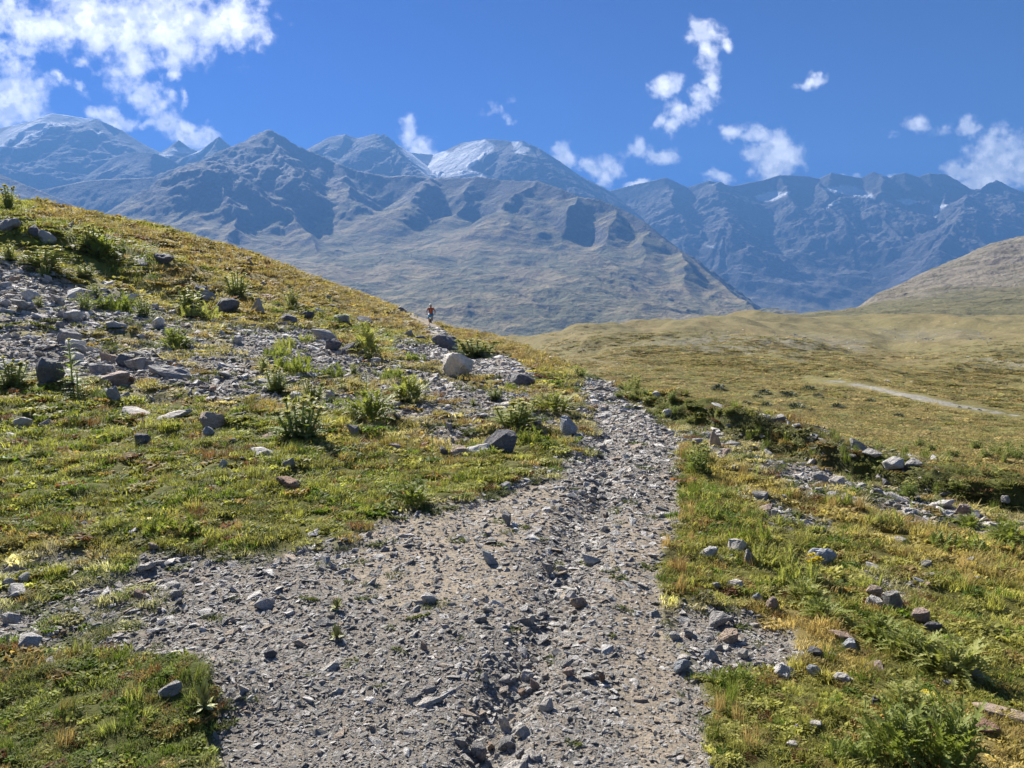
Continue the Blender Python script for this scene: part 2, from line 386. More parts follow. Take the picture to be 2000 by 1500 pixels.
g_rscree = np.maximum.reduce([soft([(1300,815),(1440,838),(1620,880),(1800,925),(1900,985),(2050,1000),(2900,1100),(2900,1160),(2050,1060),(1850,1045),(1650,1000),(1500,965),(1340,890)], 20) * .56,
  soft([(1310,1190),(1420,1200),(1540,1240),(1560,1300),(1440,1330),(1350,1340)], 22) * .75, soft([(1420,960),(1600,1020),(1660,1060),(1500,1040)], 14) * .6, soft([(1760,985),(1860,1000),(1900,1030),(1760,1030)],14)*.6,
  soft([(1640,1100),(1780,1130),(1800,1200),(1700,1200)], 16) * .4])
g_dry = np.maximum.reduce([soft([(60,360),(200,424),(500,490),(800,595),(1060,680),(1120,740),(960,720),(800,660),(560,590),(420,540),(200,450),(60,430)], 16) * .9,
  soft([(1250,760),(2900,1100),(2900,1500),(2000,1180),(1600,1040),(1400,960)], 40) * .55, soft([(1450,1190),(1640,1200),(1700,1330),(1560,1330)], 30) * .7, soft([(1780,1400),(2900,1400),(2900,1700),(1850,1700)], 30) * .6,
  soft([(-900,470),(0,500),(150,520),(420,560),(760,680),(1130,760),(1150,850),(1000,860),(850,900),(600,810),(400,800),(200,750),(0,740),(-900,740)], 30) * .6,
  soft([(300,520),(560,560),(620,600),(520,610),(330,570)], 14) * .7, soft([(560,820),(900,820),(900,930),(640,900)], 20) * .35, soft([(430,1090),(0,1060),(0,1100)], 14) * .5])
g_warm = np.maximum(soft([(740,1010),(1080,930),(1140,1000),(1000,1090),(1040,1180),(760,1200),(640,1120)], 45), soft([(1180,1000),(1330,960),(1310,1200),(1330,1400),(1400,1500),(1240,1500),(1180,1300)], 35) * .9)
g_cool = soft([(-900,1290),(0,1290),(380,1310),(440,1360),(400,1500),(360,1900),(-900,1900)], 30)
g_right = soft([(1320,900),(2900,1100),(2900,1900),(1420,1900),(1330,1280),(1300,1080)], 30)
# noise that breaks the masks into patches
pt1 = fbm(HX, HY, 1.1, 5, .6, 21); pt2 = fbm(HX, HY, .5, 4, .6, 31)
scr = np.maximum(samp(g_scree, wu, wv_), samp(g_rscree, wu, wv_))
scr = sstep(scr + pt1 * .62 + pt2 * .3, .20, .80) * (scr > .03)
lft = samp(g_left, wu, wv_); lft = sstep(lft + pt1 * .55 + pt2 * .35, .35, .75) * (lft > .02)
pathm = samp(g_path, wu, wv_)
ragged = sstep(samp(soft(PATH, 85), wu, wv_) + pt1 * .5 + pt2 * .45, .38, .82)      # the left edge frays into the turf
leftside = (1 - sstep(u0, 1130, 1190)) * (v0 > 830) * sstep(u0 + (v0 - 1290) * .9, 380, 470)
pathm = pathm * (1 - leftside) + ragged * leftside
sprk = sstep(pt2 + pt1 * .5, .40, .75) * .6
trail = sstep(20 - np.minimum(np.abs(0), 1) - samp(line_d([(792,600),(812,612),(832,628),(846,646),(862,664)]), u0, v0), 0, 8) * (HR > 22)
bankface0 = 0
GRAV = np.clip(np.maximum.reduce([pathm, scr, lft, sprk * (HR < 30), trail]), 0, 1)
DRY = np.clip(samp(g_dry, wu, wv_) + pt1 * .5 + .06, 0, 1)
# relief
near_path = samp(g_path, u0, v0)
HZ += fbm(HX, HY, 3.2, 3, .5, 41) * .07 * (1 - .75 * near_path) * np.clip(HR / 5, .3, 2.2)
HZ += fbm(HX, HY, .55, 3, .55, 51) * (.022 + .03 * (1 - pathm)) * np.clip(HR / 4, .6, 2.5)
lumps = np.maximum(fbm(HX, HY, .24, 3, .55, 61), -.2)
HZ += lumps * .022 * (1 - GRAV)
HZ += .03 * (1 - GRAV) * (HR < 30)
# channel worn down the middle of the path, bank at the turf edge on the right, trail notch by the rider
chan = samp(line_d([(1165,760),(1190,850),(1180,960),(1120,1040),(1110,1120),(1060,1230),(1020,1330),(960,1420),(940,1560)]), u0, v0)
HZ -= .072 * (1 + .5 * pt2) * np.exp(-(chan / (34 + 22 * sstep(v0, 950, 1100))) ** 2) * (HR < 14)
bank = samp(line_d([(1335,828),(1500,862),(1640,880),(1760,912),(1860,940),(2010,966),(2400,1040)]), u0, v0)
lipv = np.interp(u0 + wob * 14, [s_[0] for s_ in SIL], [s_[1] for s_ in SIL]) + 13 + wob * 5 + wob2 * 2
tb = v0 - lipv; on = sstep(u0, 1215, 1330) * (HR > 5)
rowi = np.arange(HX.shape[0])[:, None] + 0 * tb
beyond = sstep(rowi, CREST_ROW + 2, CREST_ROW + 22)
HZ += on * (.30 + .05 * sstep(1750 - u0, 0, 200) + .06 * pt1) * sstep(-tb, -5, 4) * (1 - beyond)
HZ -= on * .12 * np.exp(-((tb - 12) / 16) ** 2) * (rowi < CREST_ROW)
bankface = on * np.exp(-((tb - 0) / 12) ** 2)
ledge = samp(line_d([(-60,460),(60,480),(180,520),(300,565),(420,600)]), u0, v0)
HZ -= .55 * np.exp(-(ledge / 13) ** 2) * (HR > 14)
HZ += .40 * np.exp(-(samp(line_d([(-60,430),(60,450),(200,485),(330,530),(440,565)]), u0, v0) / 16) ** 2) * (HR > 14)
mound = np.exp(-(((HX + 1.25) / .3) ** 2 + ((HY - 2.95) / .22) ** 2)); HZ += mound * .07
RIDER = pt(843, 640, 60.0)
HZ -= .65 * np.exp(-(((HX - RIDER[0]) / 3.0) ** 2 + ((HY - RIDER[1]) / 7.0) ** 2))
UU, VV = proj(HX, np.maximum(HY, .5), HZ)
# colour
def C(*rgb): return np.array(rgb, float)
green = C(.18, .185, .035); green2 = C(.115, .14, .03); straw = C(.33, .245, .09); orange = C(.205, .15, .06); soil = C(.12, .095, .07); grey = C(.19, .17, .145); warm = C(.27, .225, .17)
def mixc(a, b, f): return a * (1 - f[..., None]) + b * f[..., None]
cool = samp(g_cool, wu, wv_); rightm = samp(g_right, wu, wv_)
turf = mixc(green * np.ones(HX.shape + (3,)), green2, np.clip(.25 + cool * .7 + pt1 * .5 + rightm * .15, 0, 1))
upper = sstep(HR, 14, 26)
dryc = mixc(straw * np.ones(HX.shape + (3,)), orange, np.clip(upper * .9 + pt2 * .3, 0, 1))
turf = mixc(turf, dryc, np.clip(DRY * .72 + .14 * rightm, 0, 1))
brown = np.clip(fbm(HX, HY, .3, 4, .6, 71) * 1.3 - .1, 0, 1) * .6
turf = mixc(turf, soil * .8, brown)
gr = mixc(grey * np.ones(HX.shape + (3,)), warm, np.clip(samp(g_warm, u0, v0) * .9 + .12 + pt1 * .25, 0, 1))
gr = mixc(gr, warm * 1.12, np.clip(trail, 0, 1))
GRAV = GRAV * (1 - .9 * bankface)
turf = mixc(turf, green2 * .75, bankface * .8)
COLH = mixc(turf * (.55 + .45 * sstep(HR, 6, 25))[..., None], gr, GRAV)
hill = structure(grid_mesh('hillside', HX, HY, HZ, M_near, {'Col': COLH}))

def ground_at(u, v):
    """visible ground point of the hillside at a place of the view: x, y, z, row, col"""
    j = int(np.clip(np.searchsorted(uq, u), 1, len(uq) - 2))
    for _ in range(4):
        col = VV[:CREST_ROW + 1, j]
        hit = np.nonzero(col <= v)[0]
        i = int(hit[0]) if len(hit) else CREST_ROW
        i = max(i, 1)
        du = UU[i, j] - u; st = (uq[1] - uq[0])
        if abs(du) < st: break
        j = int(np.clip(j - round(du / st), 1, len(uq) - 2))
    return HX[i, j], HY[i, j], HZ[i, j], i, j
def normal_at(i, j):
    i = min(max(i, 1), HX.shape[0] - 2); j = min(max(j, 1), HX.shape[1] - 2)
    a = Vector((HX[i, j + 1] - HX[i, j - 1], HY[i, j + 1] - HY[i, j - 1], HZ[i, j + 1] - HZ[i, j - 1]))
    b = Vector((HX[i + 1, j] - HX[i - 1, j], HY[i + 1, j] - HY[i - 1, j], HZ[i + 1, j] - HZ[i - 1, j]))
    n = a.cross(b).normalized(); return n if n.z > 0 else -n
#STAGE2
# ------------------------------------------------------------------ meadow and moraine
def sheet(name, cols, knots_n, u_rng, ncol, rows, mat, colf, relief):
    us = sorted(cols); K = []
    for u in us:
        kn = []
        for Y, kind, val in cols[u]:
            gx, gz = gdir(u, 640)
            z = EYE + gdir(u, val)[1] * Y if kind == 'v' else val
            kn.append((gx, math.log(Y), z))
        K.append(kn)
    K = np.array(K); uq = np.linspace(*u_rng, ncol)
    A = pchip(np.array(us, float), K, uq)
    sq = np.concatenate([np.linspace(i, i + 1, rows[i], endpoint=False) for i in range(K.shape[1] - 1)] + [[K.shape[1] - 1.0]])
    B = pchip(np.arange(K.shape[1], dtype=float), np.transpose(A, (1, 0, 2)), sq)
    Y = np.exp(B[..., 1]); X = B[..., 0] * Y; Z = B[..., 2] + relief(X, Y)
    u, v = proj(X, Y, Z)
    o = structure(grid_mesh(name, X, Y, Z, mat, {'Col': colf(X, Y, Z, u, v)}))
    return X, Y, Z, u, v, uq
def mcol(vs):
    v40, v60, v90, v130, v180, v250, vc, Yc = vs
    return [(9, 'z', -2.6), (14, 'z', -2.75), (22, 'z', -3.1), (40, 'v', v40), (60, 'v', v60), (90, 'v', v90), (130, 'v', v130), (180, 'v', v180), (250 if Yc > 250 else Yc * .93, 'v', v250), (Yc, 'v', vc), (Yc * 1.15, 'z', -18), (Yc * 2.2, 'z', -150)]
MC = {-900: mcol((835, 800, 762, 728, 700, 690, 680, 235)), 900: mcol((835, 800, 762, 728, 700, 684, 673, 235)), 1000: mcol((833, 796, 757, 722, 692, 668, 660, 250)),
      1100: mcol((833, 796, 755, 716, 683, 654, 649, 262)), 1200: mcol((833, 797, 756, 716, 682, 652, 645, 285)), 1320: mcol((835, 800, 758, 718, 683, 650, 632, 330)),
      1450: mcol((838, 804, 760, 718, 684, 655, 614, 430)), 1600: mcol((842, 810, 764, 722, 688, 660, 618, 430)), 1800: mcol((850, 818, 772, 730, 694, 664, 622, 420)),
      2000: mcol((860, 828, 786, 738, 700, 668, 618, 430)), 2600: mcol((885, 850, 810, 760, 715, 675, 600, 450))}
ROAD = [(1560, 742), (1640, 747), (1700, 757), (1780, 775), (1860, 790), (1940, 805), (2010, 817), (2200, 850)]
g_road = line_d(ROAD)
g_rockf = np.maximum.reduce([soft([(1180,690),(1250,670),(1400,650),(1600,655),(1700,665),(1690,690),(1500,690),(1300,700)], 12), soft([(1400,690),(1600,700),(1700,730),(1600,745),(1450,735)], 12) * .7,
   soft([(1880,705),(1960,700),(2100,705),(2100,720),(1900,722)], 5), soft([(1150,690),(1230,690),(1260,715),(1180,725)], 8) * .6, soft([(1700,640),(1900,640),(1950,665),(1750,670)], 10) * .7])
g_mgreen = np.maximum(soft([(1180,700),(1500,705),(1650,750),(1400,790),(1250,760)], 30) * .8, soft([(1700,800),(2000,840),(2200,880),(2200,960),(1700,860)], 20) * .8)
def meadow_relief(X, Y):
    r = np.hypot(X, Y)
    z = fbm(X, Y * .55, 60, 4, .5, 101) * np.clip((r - 60) * .045, 0, 7.5)
    z += fbm(X, Y * .6, 14, 4, .55, 111) * np.clip(r * .008, .05, 1.5)
    z += fbm(X, Y * .5, 140, 3, .5, 121) * np.clip((r - 120) * .02, 0, 4.2)
    return z + fbm(X, Y, 2.5, 3, .6, 131) * .10
def meadow_col(X, Y, Z, u, v):
    n1 = fbm(X, Y * .4, 26, 5, .6, 141); n2 = fbm(X, Y, 5, 4, .6, 151); n3 = fbm(X, Y * .3, 9, 4, .6, 155)
    c = mixc(C(.205, .165, .062) * np.ones(X.shape + (3,)), C(.15, .145, .042), np.clip(.4 + n1 * .8 + samp(g_mgreen, u, v) * .6 - .1, 0, 1))
    c = mixc(c, C(.30, .19, .08), np.clip(n1 * -1.0 + n2 * .4, 0, 1) * .7)
    far = sstep(Y, 110, 200)
    c = mixc(c, C(.17, .145, .075), far * .6)
    c = mixc(c, C(.075, .075, .032), np.clip(n3 * 2.0 - .1, 0, 1) * .6)
    rf = np.clip(samp(g_rockf, u + n2 * 20, v + n1 * 8) * 1.0 + n2 * .8 - .35, 0, 1)
    c = mixc(c, C(.20, .195, .175), rf * .55)
    rd = samp(g_road, u, v + n2 * 2)
    wid = np.interp(u, [1560, 1650, 1750, 1850, 1950, 2000], [1, 2.5, 4.5, 4.5, 2, 1])
    c = mixc(c, C(.30, .285, .25), sstep(wid - rd + n2 * 3, -1.5, 1.5) * sstep(u, 1560, 1650) * (.8 + .2 * n2))
    return c
MX, MY, MZ, MU, MV, muq = sheet('meadow', MC, 12, (-900, 2600), 700, [6, 10, 30, 40, 50, 60, 60, 70, 60, 8, 6], M_meadow, meadow_col, meadow_relief)
def oc(a):
    return [(390, 'z', -14)] + [(Y, 'v', v) for Y, v in a]
OC = {1300: oc([(480, 640), (620, 645), (800, 655), (1100, 670)]), 1440: oc([(480, 622), (620, 624), (800, 640), (1100, 660)]), 1560: oc([(480, 617), (620, 616), (800, 619), (1100, 640)]),
      1660: oc([(480, 614), (620, 608), (800, 612), (1100, 625)]), 1700: oc([(480, 611), (620, 603), (850, 592), (1150, 592)]), 1760: oc([(480, 608), (620, 596), (950, 575), (1200, 561)]),
      1850: oc([(480, 605), (620, 588), (1000, 548), (1300, 520)]), 1930: oc([(480, 603), (620, 584), (1000, 530), (1350, 486)]), 2000: oc([(480, 600), (620, 580), (1000, 520), (1400, 468)]), 2600: oc([(480, 570), (620, 540), (1000, 440), (1500, 360)])}
for k in OC: OC[k].append((OC[k][-1][0] * 1.5, 'z', -350))
def mor_relief(X, Y):
    up = sstep(Y, 620, 1000)
    return fbm(X, Y * .6, 90, 4, .5, 161) * 6 * (1 - up * .5) + fbm(X + Y * .9, (Y - X) * .25, 60, 5, .6, 171, True) * 10 * up + fbm(X, Y, 14, 3, .55, 181) * 1.2
def mor_col(X, Y, Z, u, v):
    n = fbm(X, Y, 50, 5, .6, 191); n2 = fbm(X + Y * .9, (Y - X) * .2, 50, 4, .6, 201)
    up = sstep(Y + n * 120, 650, 820)
    c = mixc(C(.15, .135, .07) * np.ones(X.shape + (3,)), C(.10, .10, .05), np.clip(n * 1.3 + .3, 0, 1))
    s = mixc(C(.20, .175, .135) * np.ones(X.shape + (3,)), C(.12, .11, .065), np.clip(n2 * 2.2 + .2, 0, 1))
    return mixc(c, s, up)
sheet('moraine_slope', OC, 6, (1300, 2600), 420, [20, 90, 160, 120, 20], M_moraine, mor_col, mor_relief)

# ------------------------------------------------------------------ mountains
def smax(a, b, k): 
    h = np.clip(.5 + .5 * (a - b) / k, 0, 1); return b * (1 - h) + a * h + k * h * (1 - h)
def mountain(name, urange, Yrange, nc, nr, ridges, floor, slope, seed, mat, colf, rib=.5, ribwl=700, jag=1.0, blend=60, curve=0.0, gully=1.0, ms=1.0, fall=None, ice=()):
    """heights are worked out on a map whose unit is ms metres"""
    uq = np.linspace(*urange, nc); gx = (uq - 1000) / F / 1.006
    Yq = np.geomspace(*Yrange, nr); Y = np.repeat(Yq[:, None], nc, 1); X = gx[None, :] * Y
    base = floor(X, Y)
    wx = fbm(X, Y, ribwl * 1.4, 3, .5, seed) * ribwl * .25; wy = fbm(X, Y, ribwl * 1.4, 3, .5, seed + 5) * ribwl * .25
    rb = fbm(X + wx, Y + wy, ribwl, 7, .6, seed + 11, True)
    qx = fbm(X, Y, 650, 4, .5, seed + 51) * 150; qy = fbm(X, Y, 650, 4, .5, seed + 57) * 150
    Z = None; dmin = np.full(X.shape, 1e9)
    GU = None
    for ri, rg in enumerate(ridges):
        gul = np.zeros(X.shape); acc = 0.0
        S = rg.get('s', slope); pts = [pt(*p) for p in rg['p']]
        zz = np.full(X.shape, -1e9)
        for a, b in zip(pts[:-1], pts[1:]):
            ex, ey = b[0] - a[0], b[1] - a[1]
            k = .12 if ri == 0 else 1.0; XX = X + qx * k; YY = Y + qy * k
            t = np.clip(((XX - a[0]) * ex + (YY - a[1]) * ey) / (ex * ex + ey * ey), 0, 1)
            d = np.hypot(XX - a[0] - t * ex, YY - a[1] - t * ey)
            if ri == 0: dmin = np.minimum(dmin, d)
            dd = S * d * (1 - curve * np.clip(d / 2500, 0, 1))
            zn = a[2] + t * (b[2] - a[2]) - dd; win = zn > zz; ln_ = math.hypot(ex, ey)
            side = np.sign((XX - a[0]) * ey - (YY - a[1]) * ex) * 5000
            if win.any():
                sp = acc + t * ln_ + side + wx * .25; dq = d
                gul[win] = (fbm(sp[win], dq[win] * .16, 330, 5, .58, seed + 61 + ri, True) * 78 * np.clip(dq[win] / 300, 0, 1.25))
            zz = np.where(win, zn, zz); acc += ln_
        if ri and fall is not None: zz = zz - fall(X, Y)
        if Z is None: Z, GU = zz, gul
        else:
            hb_ = np.clip(.5 + .5 * (zz - Z) / 35, 0, 1); GU = GU * (1 - hb_) + gul * hb_; Z = smax(Z, zz, 35)
    rel = np.clip((Z - base) / 500, 0, 1)
    top = Z - base
    pu, pv_ = proj(X, Y, Z); flat_ = 1 - .88 * imgmask(ice, pu, pv_, 8.0)
    Z = Z + flat_ * (GU * gully + rb * ribwl * .12 * rib * .9 + fbm(X, Y, ribwl * .24, 4, .55, seed + 31, True) * ribwl * .035 * jag) * np.clip(top / 350, 0, 1) * np.where(dmin < 1e8, .18 + .82 * sstep(dmin, 30, 420), 1)
    Z = smax(Z, base + fbm(X, Y, 300, 5, .5, seed + 41) * 22, blend)
    X = X * ms; Y = Y * ms; Z = Z * ms; Z[0] = -420; base = base * ms
    u, v = proj(X, Y, Z)
    gy, gxx = np.gradient(Z); dY = np.gradient(Y, axis=0); dX = np.gradient(X, axis=1)
    st = np.hypot(gy / dY, gxx / dX)
    o = structure(grid_mesh(name, X, Y, Z, mat, {'Col': colf(X / ms, Y / ms, Z, u, v, st, (Z - base) / ms, GU)}))
    return o
ROCK = C(.10, .092, .088); SCREE = C(.23, .21, .19); GRASS = C(.145, .14, .075); SNOW = C(.72, .74, .78)
def imgmask(polys, u, v, s=3.0):
    out = np.zeros(u.shape)
    for poly in polys:
        d = np.full(u.shape, 1e9); ins = np.zeros(u.shape, bool); n = len(poly)
        for i in range(n):
            (x0, y0), (x1, y1) = poly[i], poly[(i + 1) % n]; ex, ey = x1 - x0, y1 - y0
            t = np.clip(((u - x0) * ex + (v - y0) * ey) / (ex * ex + ey * ey + 1e-9), 0, 1)
            d = np.minimum(d, np.hypot(u - x0 - t * ex, v - y0 - t * ey))
            ins ^= ((y0 > v) != (y1 > v)) & (u < (x1 - x0) * (v - y0) / ((y1 - y0) + 1e-12) + x0)
        out = np.maximum(out, sstep(np.where(ins, d, -d), -s, s))
    return out
def rockcol(seed, snow=(), grassline=350, rockc=ROCK, screec=SCREE):
    def f(X, Y, Z, u, v, st, rel, gul):
        n = fbm(X, Y, 500, 6, .6, seed); n2 = fbm(X, Y, 120, 5, .6, seed + 3)
        c = mixc(screec * np.ones(X.shape + (3,)), rockc, np.clip(sstep(st + n2 * .25, .45, .8) * .9 + n * .3, 0, 1))
        c = mixc(c, rockc * .7, np.clip(n2 * 1.3 - .2, 0, 1) * .5)
        c = mixc(c, screec * 1.15, np.clip(-gul / 45, 0, 1) * .6); c = mixc(c, rockc * .75, np.clip(gul / 60, 0, 1) * .45)
        g = sstep(grassline - rel + n * 220, -80, 160) * (1 - sstep(st + n2 * .2, .55, .9))
        c = mixc(c, mixc(GRASS * np.ones(X.shape + (3,)), C(.27, .22, .12), np.clip(n2 * 2.2 + n * 2 + .4, 0, 1)), g)
        if snow:
            m = imgmask(snow, u + n2 * 7 + n * 6, v + n2 * 5, 2.2); c = mixc(c, SNOW, m)
        return c
    return f
M1 = [dict(p=[(-60,385,6500),(40,376,6500),(120,364,6500),(180,352,6500),(300,345,6500),(360,322,6550),(420,302,6550),(465,290,6550),(490,268,6550),(522,254,6500),(545,262,6480),(580,284,6450),(620,301,6400),(655,318,6350),(700,334,6250),(760,346,6200),(800,343,6200),(850,350,6150),(930,345,6000),(980,352,5900),(1050,356,5600),(1100,370,5400),(1130,385,5300),(1170,390,5250),(1220,412,5100),(1260,434,4900),(1290,462,4750),(1340,496,4500),(1400,546,4100),(1440,581,3800),(1470,608,3600),(1485,640,3400)], s=.92),
  dict(p=[(522,254,6500),(540,300,6100),(560,345,5700)], s=.75), dict(p=[(505,262,6550),(460,320,6000),(430,325,5700),(410,350,5500),(330,395,5200),(250,440,4900)], s=.62),
  dict(p=[(430,325,5700),(480,358,5400),(545,415,5000),(600,455,4700),(660,510,4300)], s=.72), dict(p=[(430,325,5700),(440,400,5000),(430,470,4500)], s=.7),
  dict(p=[(660,320,6300),(690,395,5600),(712,402,5500)], s=.55), dict(p=[(850,350,6100),(780,400,5500),(740,430,5250)], s=.55),
  dict(p=[(1050,356,5600),(980,410,5200),(900,465,4850),(830,500,4700)], s=.50), dict(p=[(1130,387,5300),(1080,462,4800),(1050,520,4300)], s=.48),
  dict(p=[(1200,408,5150),(1180,475,4600),(1120,545,4100)], s=.48), dict(p=[(1270,450,4850),(1260,510,4300),(1190,570,3750)], s=.5), dict(p=[(1330,492,4500),(1345,545,3950),(1350,590,3550)], s=.55), dict(p=[(930,352,6000),(880,420,5450),(800,450,5200)], s=.5), dict(p=[(1420,568,3900),(1400,600,3500),(1340,625,3200)], s=.6)]
def east_edge(Y): return np.interp(Y, [1500, 3000, 3600, 4100, 4500, 4750, 5250, 6500], [1200, 1060, 1120, 1080, 990, 870, 600, 600])
def floor1(X, Y):
    z = -118 + (Y - 2500) * .200 + fbm(X + Y * .3, Y - X * .2, 700, 4, .5, 301) * 38 * sstep(Y, 1700, 2600)
    z += fbm(X * .5 + Y * .9, Y * .35 - X * .9, 300, 5, .55, 303, True) * 24 * sstep(Y, 1700, 2400) + fbm(X * .3 + Y, X * .9 - Y * .3, 900, 3, .5, 305) * 30
    edge_x = east_edge(Y)
    z -= 1.0 * np.maximum(0, X + fbm(X, Y, 400, 4, .55, 309) * 90 - edge_x - 10)
    ug = 1000 + X / Y * F
    z -= 135 * sstep(ug, 1130, 1400) * sstep(Y, 2700, 3800)
    z = np.where(Y < 2300, z - (2300 - Y) * .25, z)
    return z
mountain('central_mountain', (-300, 1620), (1500, 8200), 1000, 640, M1, floor1, .62, 311, M_mount, rockcol(321, grassline=300), fall=lambda X, Y: .8 * np.maximum(0, X - east_edge(Y)), rib=.75, ribwl=620, jag=1.1, blend=60, curve=.3, ms=0.85)
M2 = [dict(p=[(560,320,7885),(600,293,7719),(640,269,7636),(665,264,7636),(700,270,7636),(735,262,7553),(770,279,7719),(800,298,8051),(845,302,8217),(870,294,8134),(900,280,7968),(950,271,7802),(1000,277,7636),(1020,275,7553),(1050,289,7470),(1090,314,7387),(1110,330,7304),(1150,355,7221),(1185,382,7055),(1240,420,6889)], s=.75),
  dict(p=[(745,264,7553),(775,295,7221),(810,325,6889),(840,347,6640)], s=.8), dict(p=[(1000,277,7636),(975,310,7304),(950,340,6972)], s=.9), dict(p=[(665,264,7636),(660,310,7221)], s=.7), dict(p=[(1090,314,7387),(1060,345,6972)], s=.8)]
GLAC = [[(775,290),(800,293),(850,297),(880,296),(910,280),(945,272),(968,285),(950,300),(935,316),(915,330),(960,345),(840,348),(812,325)], [(1000,276),(1040,280),(1032,292),(1020,300),(1005,300)], [(775,282),(796,288),(790,292)]]
mountain('glacier_mountain', (480, 1320), (6150, 8700), 640, 330, M2, lambda X, Y: 460 + (Y - 6600) * .18 + 0 * X, .75, 411, M_far, rockcol(421, GLAC, 0), ice=GLAC, rib=.6, ribwl=500, jag=.8, blend=90, ms=0.98)
M3 = [dict(p=[(1080,400,7800),(1170,379,7700),(1240,361,7600),(1300,347,7500),(1345,366,7500),(1385,353,7450),(1430,364,7450),(1490,352,7450),(1520,343,7450),(1575,344,7450),(1600,350,7450),(1625,337,7400),(1660,344,7400),(1683,349,7380),(1705,337,7350),(1730,352,7350),(1745,343,7320),(1765,338,7300),(1792,346,7300),(1815,339,7280),(1845,341,7260),(1868,352,7250),(1884,372,7250),(1920,369,7200),(1945,353,7150),(1972,366,7100),(2000,375,7050),(2080,350,7000),(2300,330,6900),(2700,330,6800)], s=1.15),
  dict(p=[(1300,347,7500),(1318,425,6850),(1345,500,6350),(1380,585,5800)], s=.7), dict(p=[(1400,356,7400),(1425,440,6600),(1400,520,6000)], s=.65), dict(p=[(1510,343,7450),(1552,405,7000),(1545,462,6650),(1575,540,6200),(1600,600,5700)], s=.7),
  dict(p=[(1600,350,7450),(1618,395,7000),(1640,440,6600)], s=.8), dict(p=[(1705,337,7350),(1722,400,6900),(1722,460,6550),(1690,535,6150),(1670,605,5700)], s=.7), dict(p=[(1860,352,7250),(1850,420,6700),(1810,490,6300),(1785,570,5800)], s=.7),
  dict(p=[(1945,353,7150),(1880,400,6600),(1850,440,6200),(1840,490,5800)], s=.7), dict(p=[(2000,375,7050),(1960,440,6300),(1930,480,5900)], s=.7)]
SN3 = [[(1474,384),(1500,374),(1545,374),(1530,386),(1500,395),(1485,394)], [(1608,368),(1640,362),(1665,364),(1700,378),(1706,388),(1670,384),(1640,376),(1615,374)], [(1610,405),(1625,395),(1640,394),(1618,406)], [(1750,391),(1775,388),(1797,394),(1775,400)], [(1822,402),(1850,400),(1830,412),(1826,424)],[(1376,478),(1405,480),(1395,484)]]
mountain('cirque_mountain', (1020, 2500), (5000, 8400), 860, 470, M3, lambda X, Y: -120 + np.maximum(0, Y - 5200) * .25 + 0 * X, .85, 511, M_far, rockcol(521, SN3, 60, rockc=C(.095, .09, .09)), ice=SN3, rib=.9, ribwl=480, jag=1.2, blend=60, curve=.2, ms=1.0)
M4 = [dict(p=[(-300,270,7521),(-50,250,7521),(0,252,7521),(60,236,7521),(100,221,7521),(150,228,7521),(192,234,7467),(240,256,7413),(280,284,7360),(312,306,7306),(340,330,7252),(420,380,6984)], s=.7), dict(p=[(60,236,7521),(20,300,6984)], s=.7), dict(p=[(190,234,7467),(200,290,6984)], s=.7)]
SN4 = [[(40,232),(100,208),(185,218),(180,238),(110,246),(75,246),(45,262),(-20,310),(-20,268),(20,248)], [(50,250),(95,240),(90,262),(60,270),(20,300),(30,280)], [(186,258),(196,258),(192,266)]]
mountain('snowy_mountain', (-300, 520), (5300, 8300), 420, 330, M4, lambda X, Y: 380 + 0 * X, .7, 611, M_far, rockcol(621, SN4, 0), ice=SN4, rib=.5, ribwl=800, jag=.8, ms=1.05)
M5 = [dict(p=[(290,310,7631),(312,300,7631),(330,293,7631),(350,274,7631),(372,290,7631),(395,297,7570),(415,278,7509),(428,267,7509),(445,282,7448),(458,289,7448),(480,300,7326),(520,330,7326)], s=.9)]
SN5 = [[(308,302),(330,292),(350,288),(395,292),(392,298),(366,318),(372,302),(345,300),(330,312),(318,306)]]
mountain('twin_peaks', (240, 560), (6900, 8300), 240, 160, M5, lambda X, Y: 650 + 0 * X, .9, 711, M_far, rockcol(721, SN5, 0), rib=.5, ribwl=500, jag=.6, ms=1.0)
M6 = [dict(p=[(130,370,7059),(172,356,7059),(190,330,7059),(222,308,7059),(262,297,7059),(300,299,6992),(335,312,6925),(365,330,6857),(400,345,6723)], s=.9)]
mountain('shaded_ridge', (90, 520), (6500, 7600), 280, 160, M6, lambda X, Y: 400 + 0 * X, .9, 811, M_far, rockcol(821, (), 0), rib=.4, ribwl=500, jag=.8, ms=0.96)
M7 = [dict(p=[(-400,250,5400),(-200,290,5400),(-60,320,5400),(0,342,5325),(40,358,5288),(80,374,5250),(130,395,5175)], s=.6)]
mountain('side_ridge', (-500, 330), (4300, 6600), 420, 240, M7, lambda X, Y: 230 + (Y - 4500) * .16 + 0 * X, .6, 911, M_mount, rockcol(921, [[(112,369),(125,366),(130,370)],[(170,363),(180,361),(184,364)]], 250), rib=.6, ribwl=500, ms=0.85)
# wide ground sheet below everything, out to the horizon
def big_sheet():
    r = np.geomspace(1.0, 10700, 60); a = np.linspace(-math.pi, math.pi, 97)
    X = r[:, None] * np.sin(a)[None]; Y = r[:, None] * np.cos(a)[None]
    Z = -3.2 - 27 * sstep(Y, 4, 20) - 240 * sstep(r, 20, 1400)[:, None] - 160 * sstep(r, 2000, 9000)[:, None] + 0 * X
    Z = Z + np.where(Y < 0, sstep(r, 2, 60)[:, None] * 0 + np.minimum(2.2, 240 * sstep(r, 20, 1400)[:, None]) , 0)
    structure(grid_mesh('valley_ground', X, Y, Z, M_moraine, {'Col': C(.16, .14, .09) * np.ones(X.shape + (3,))}))
big_sheet()
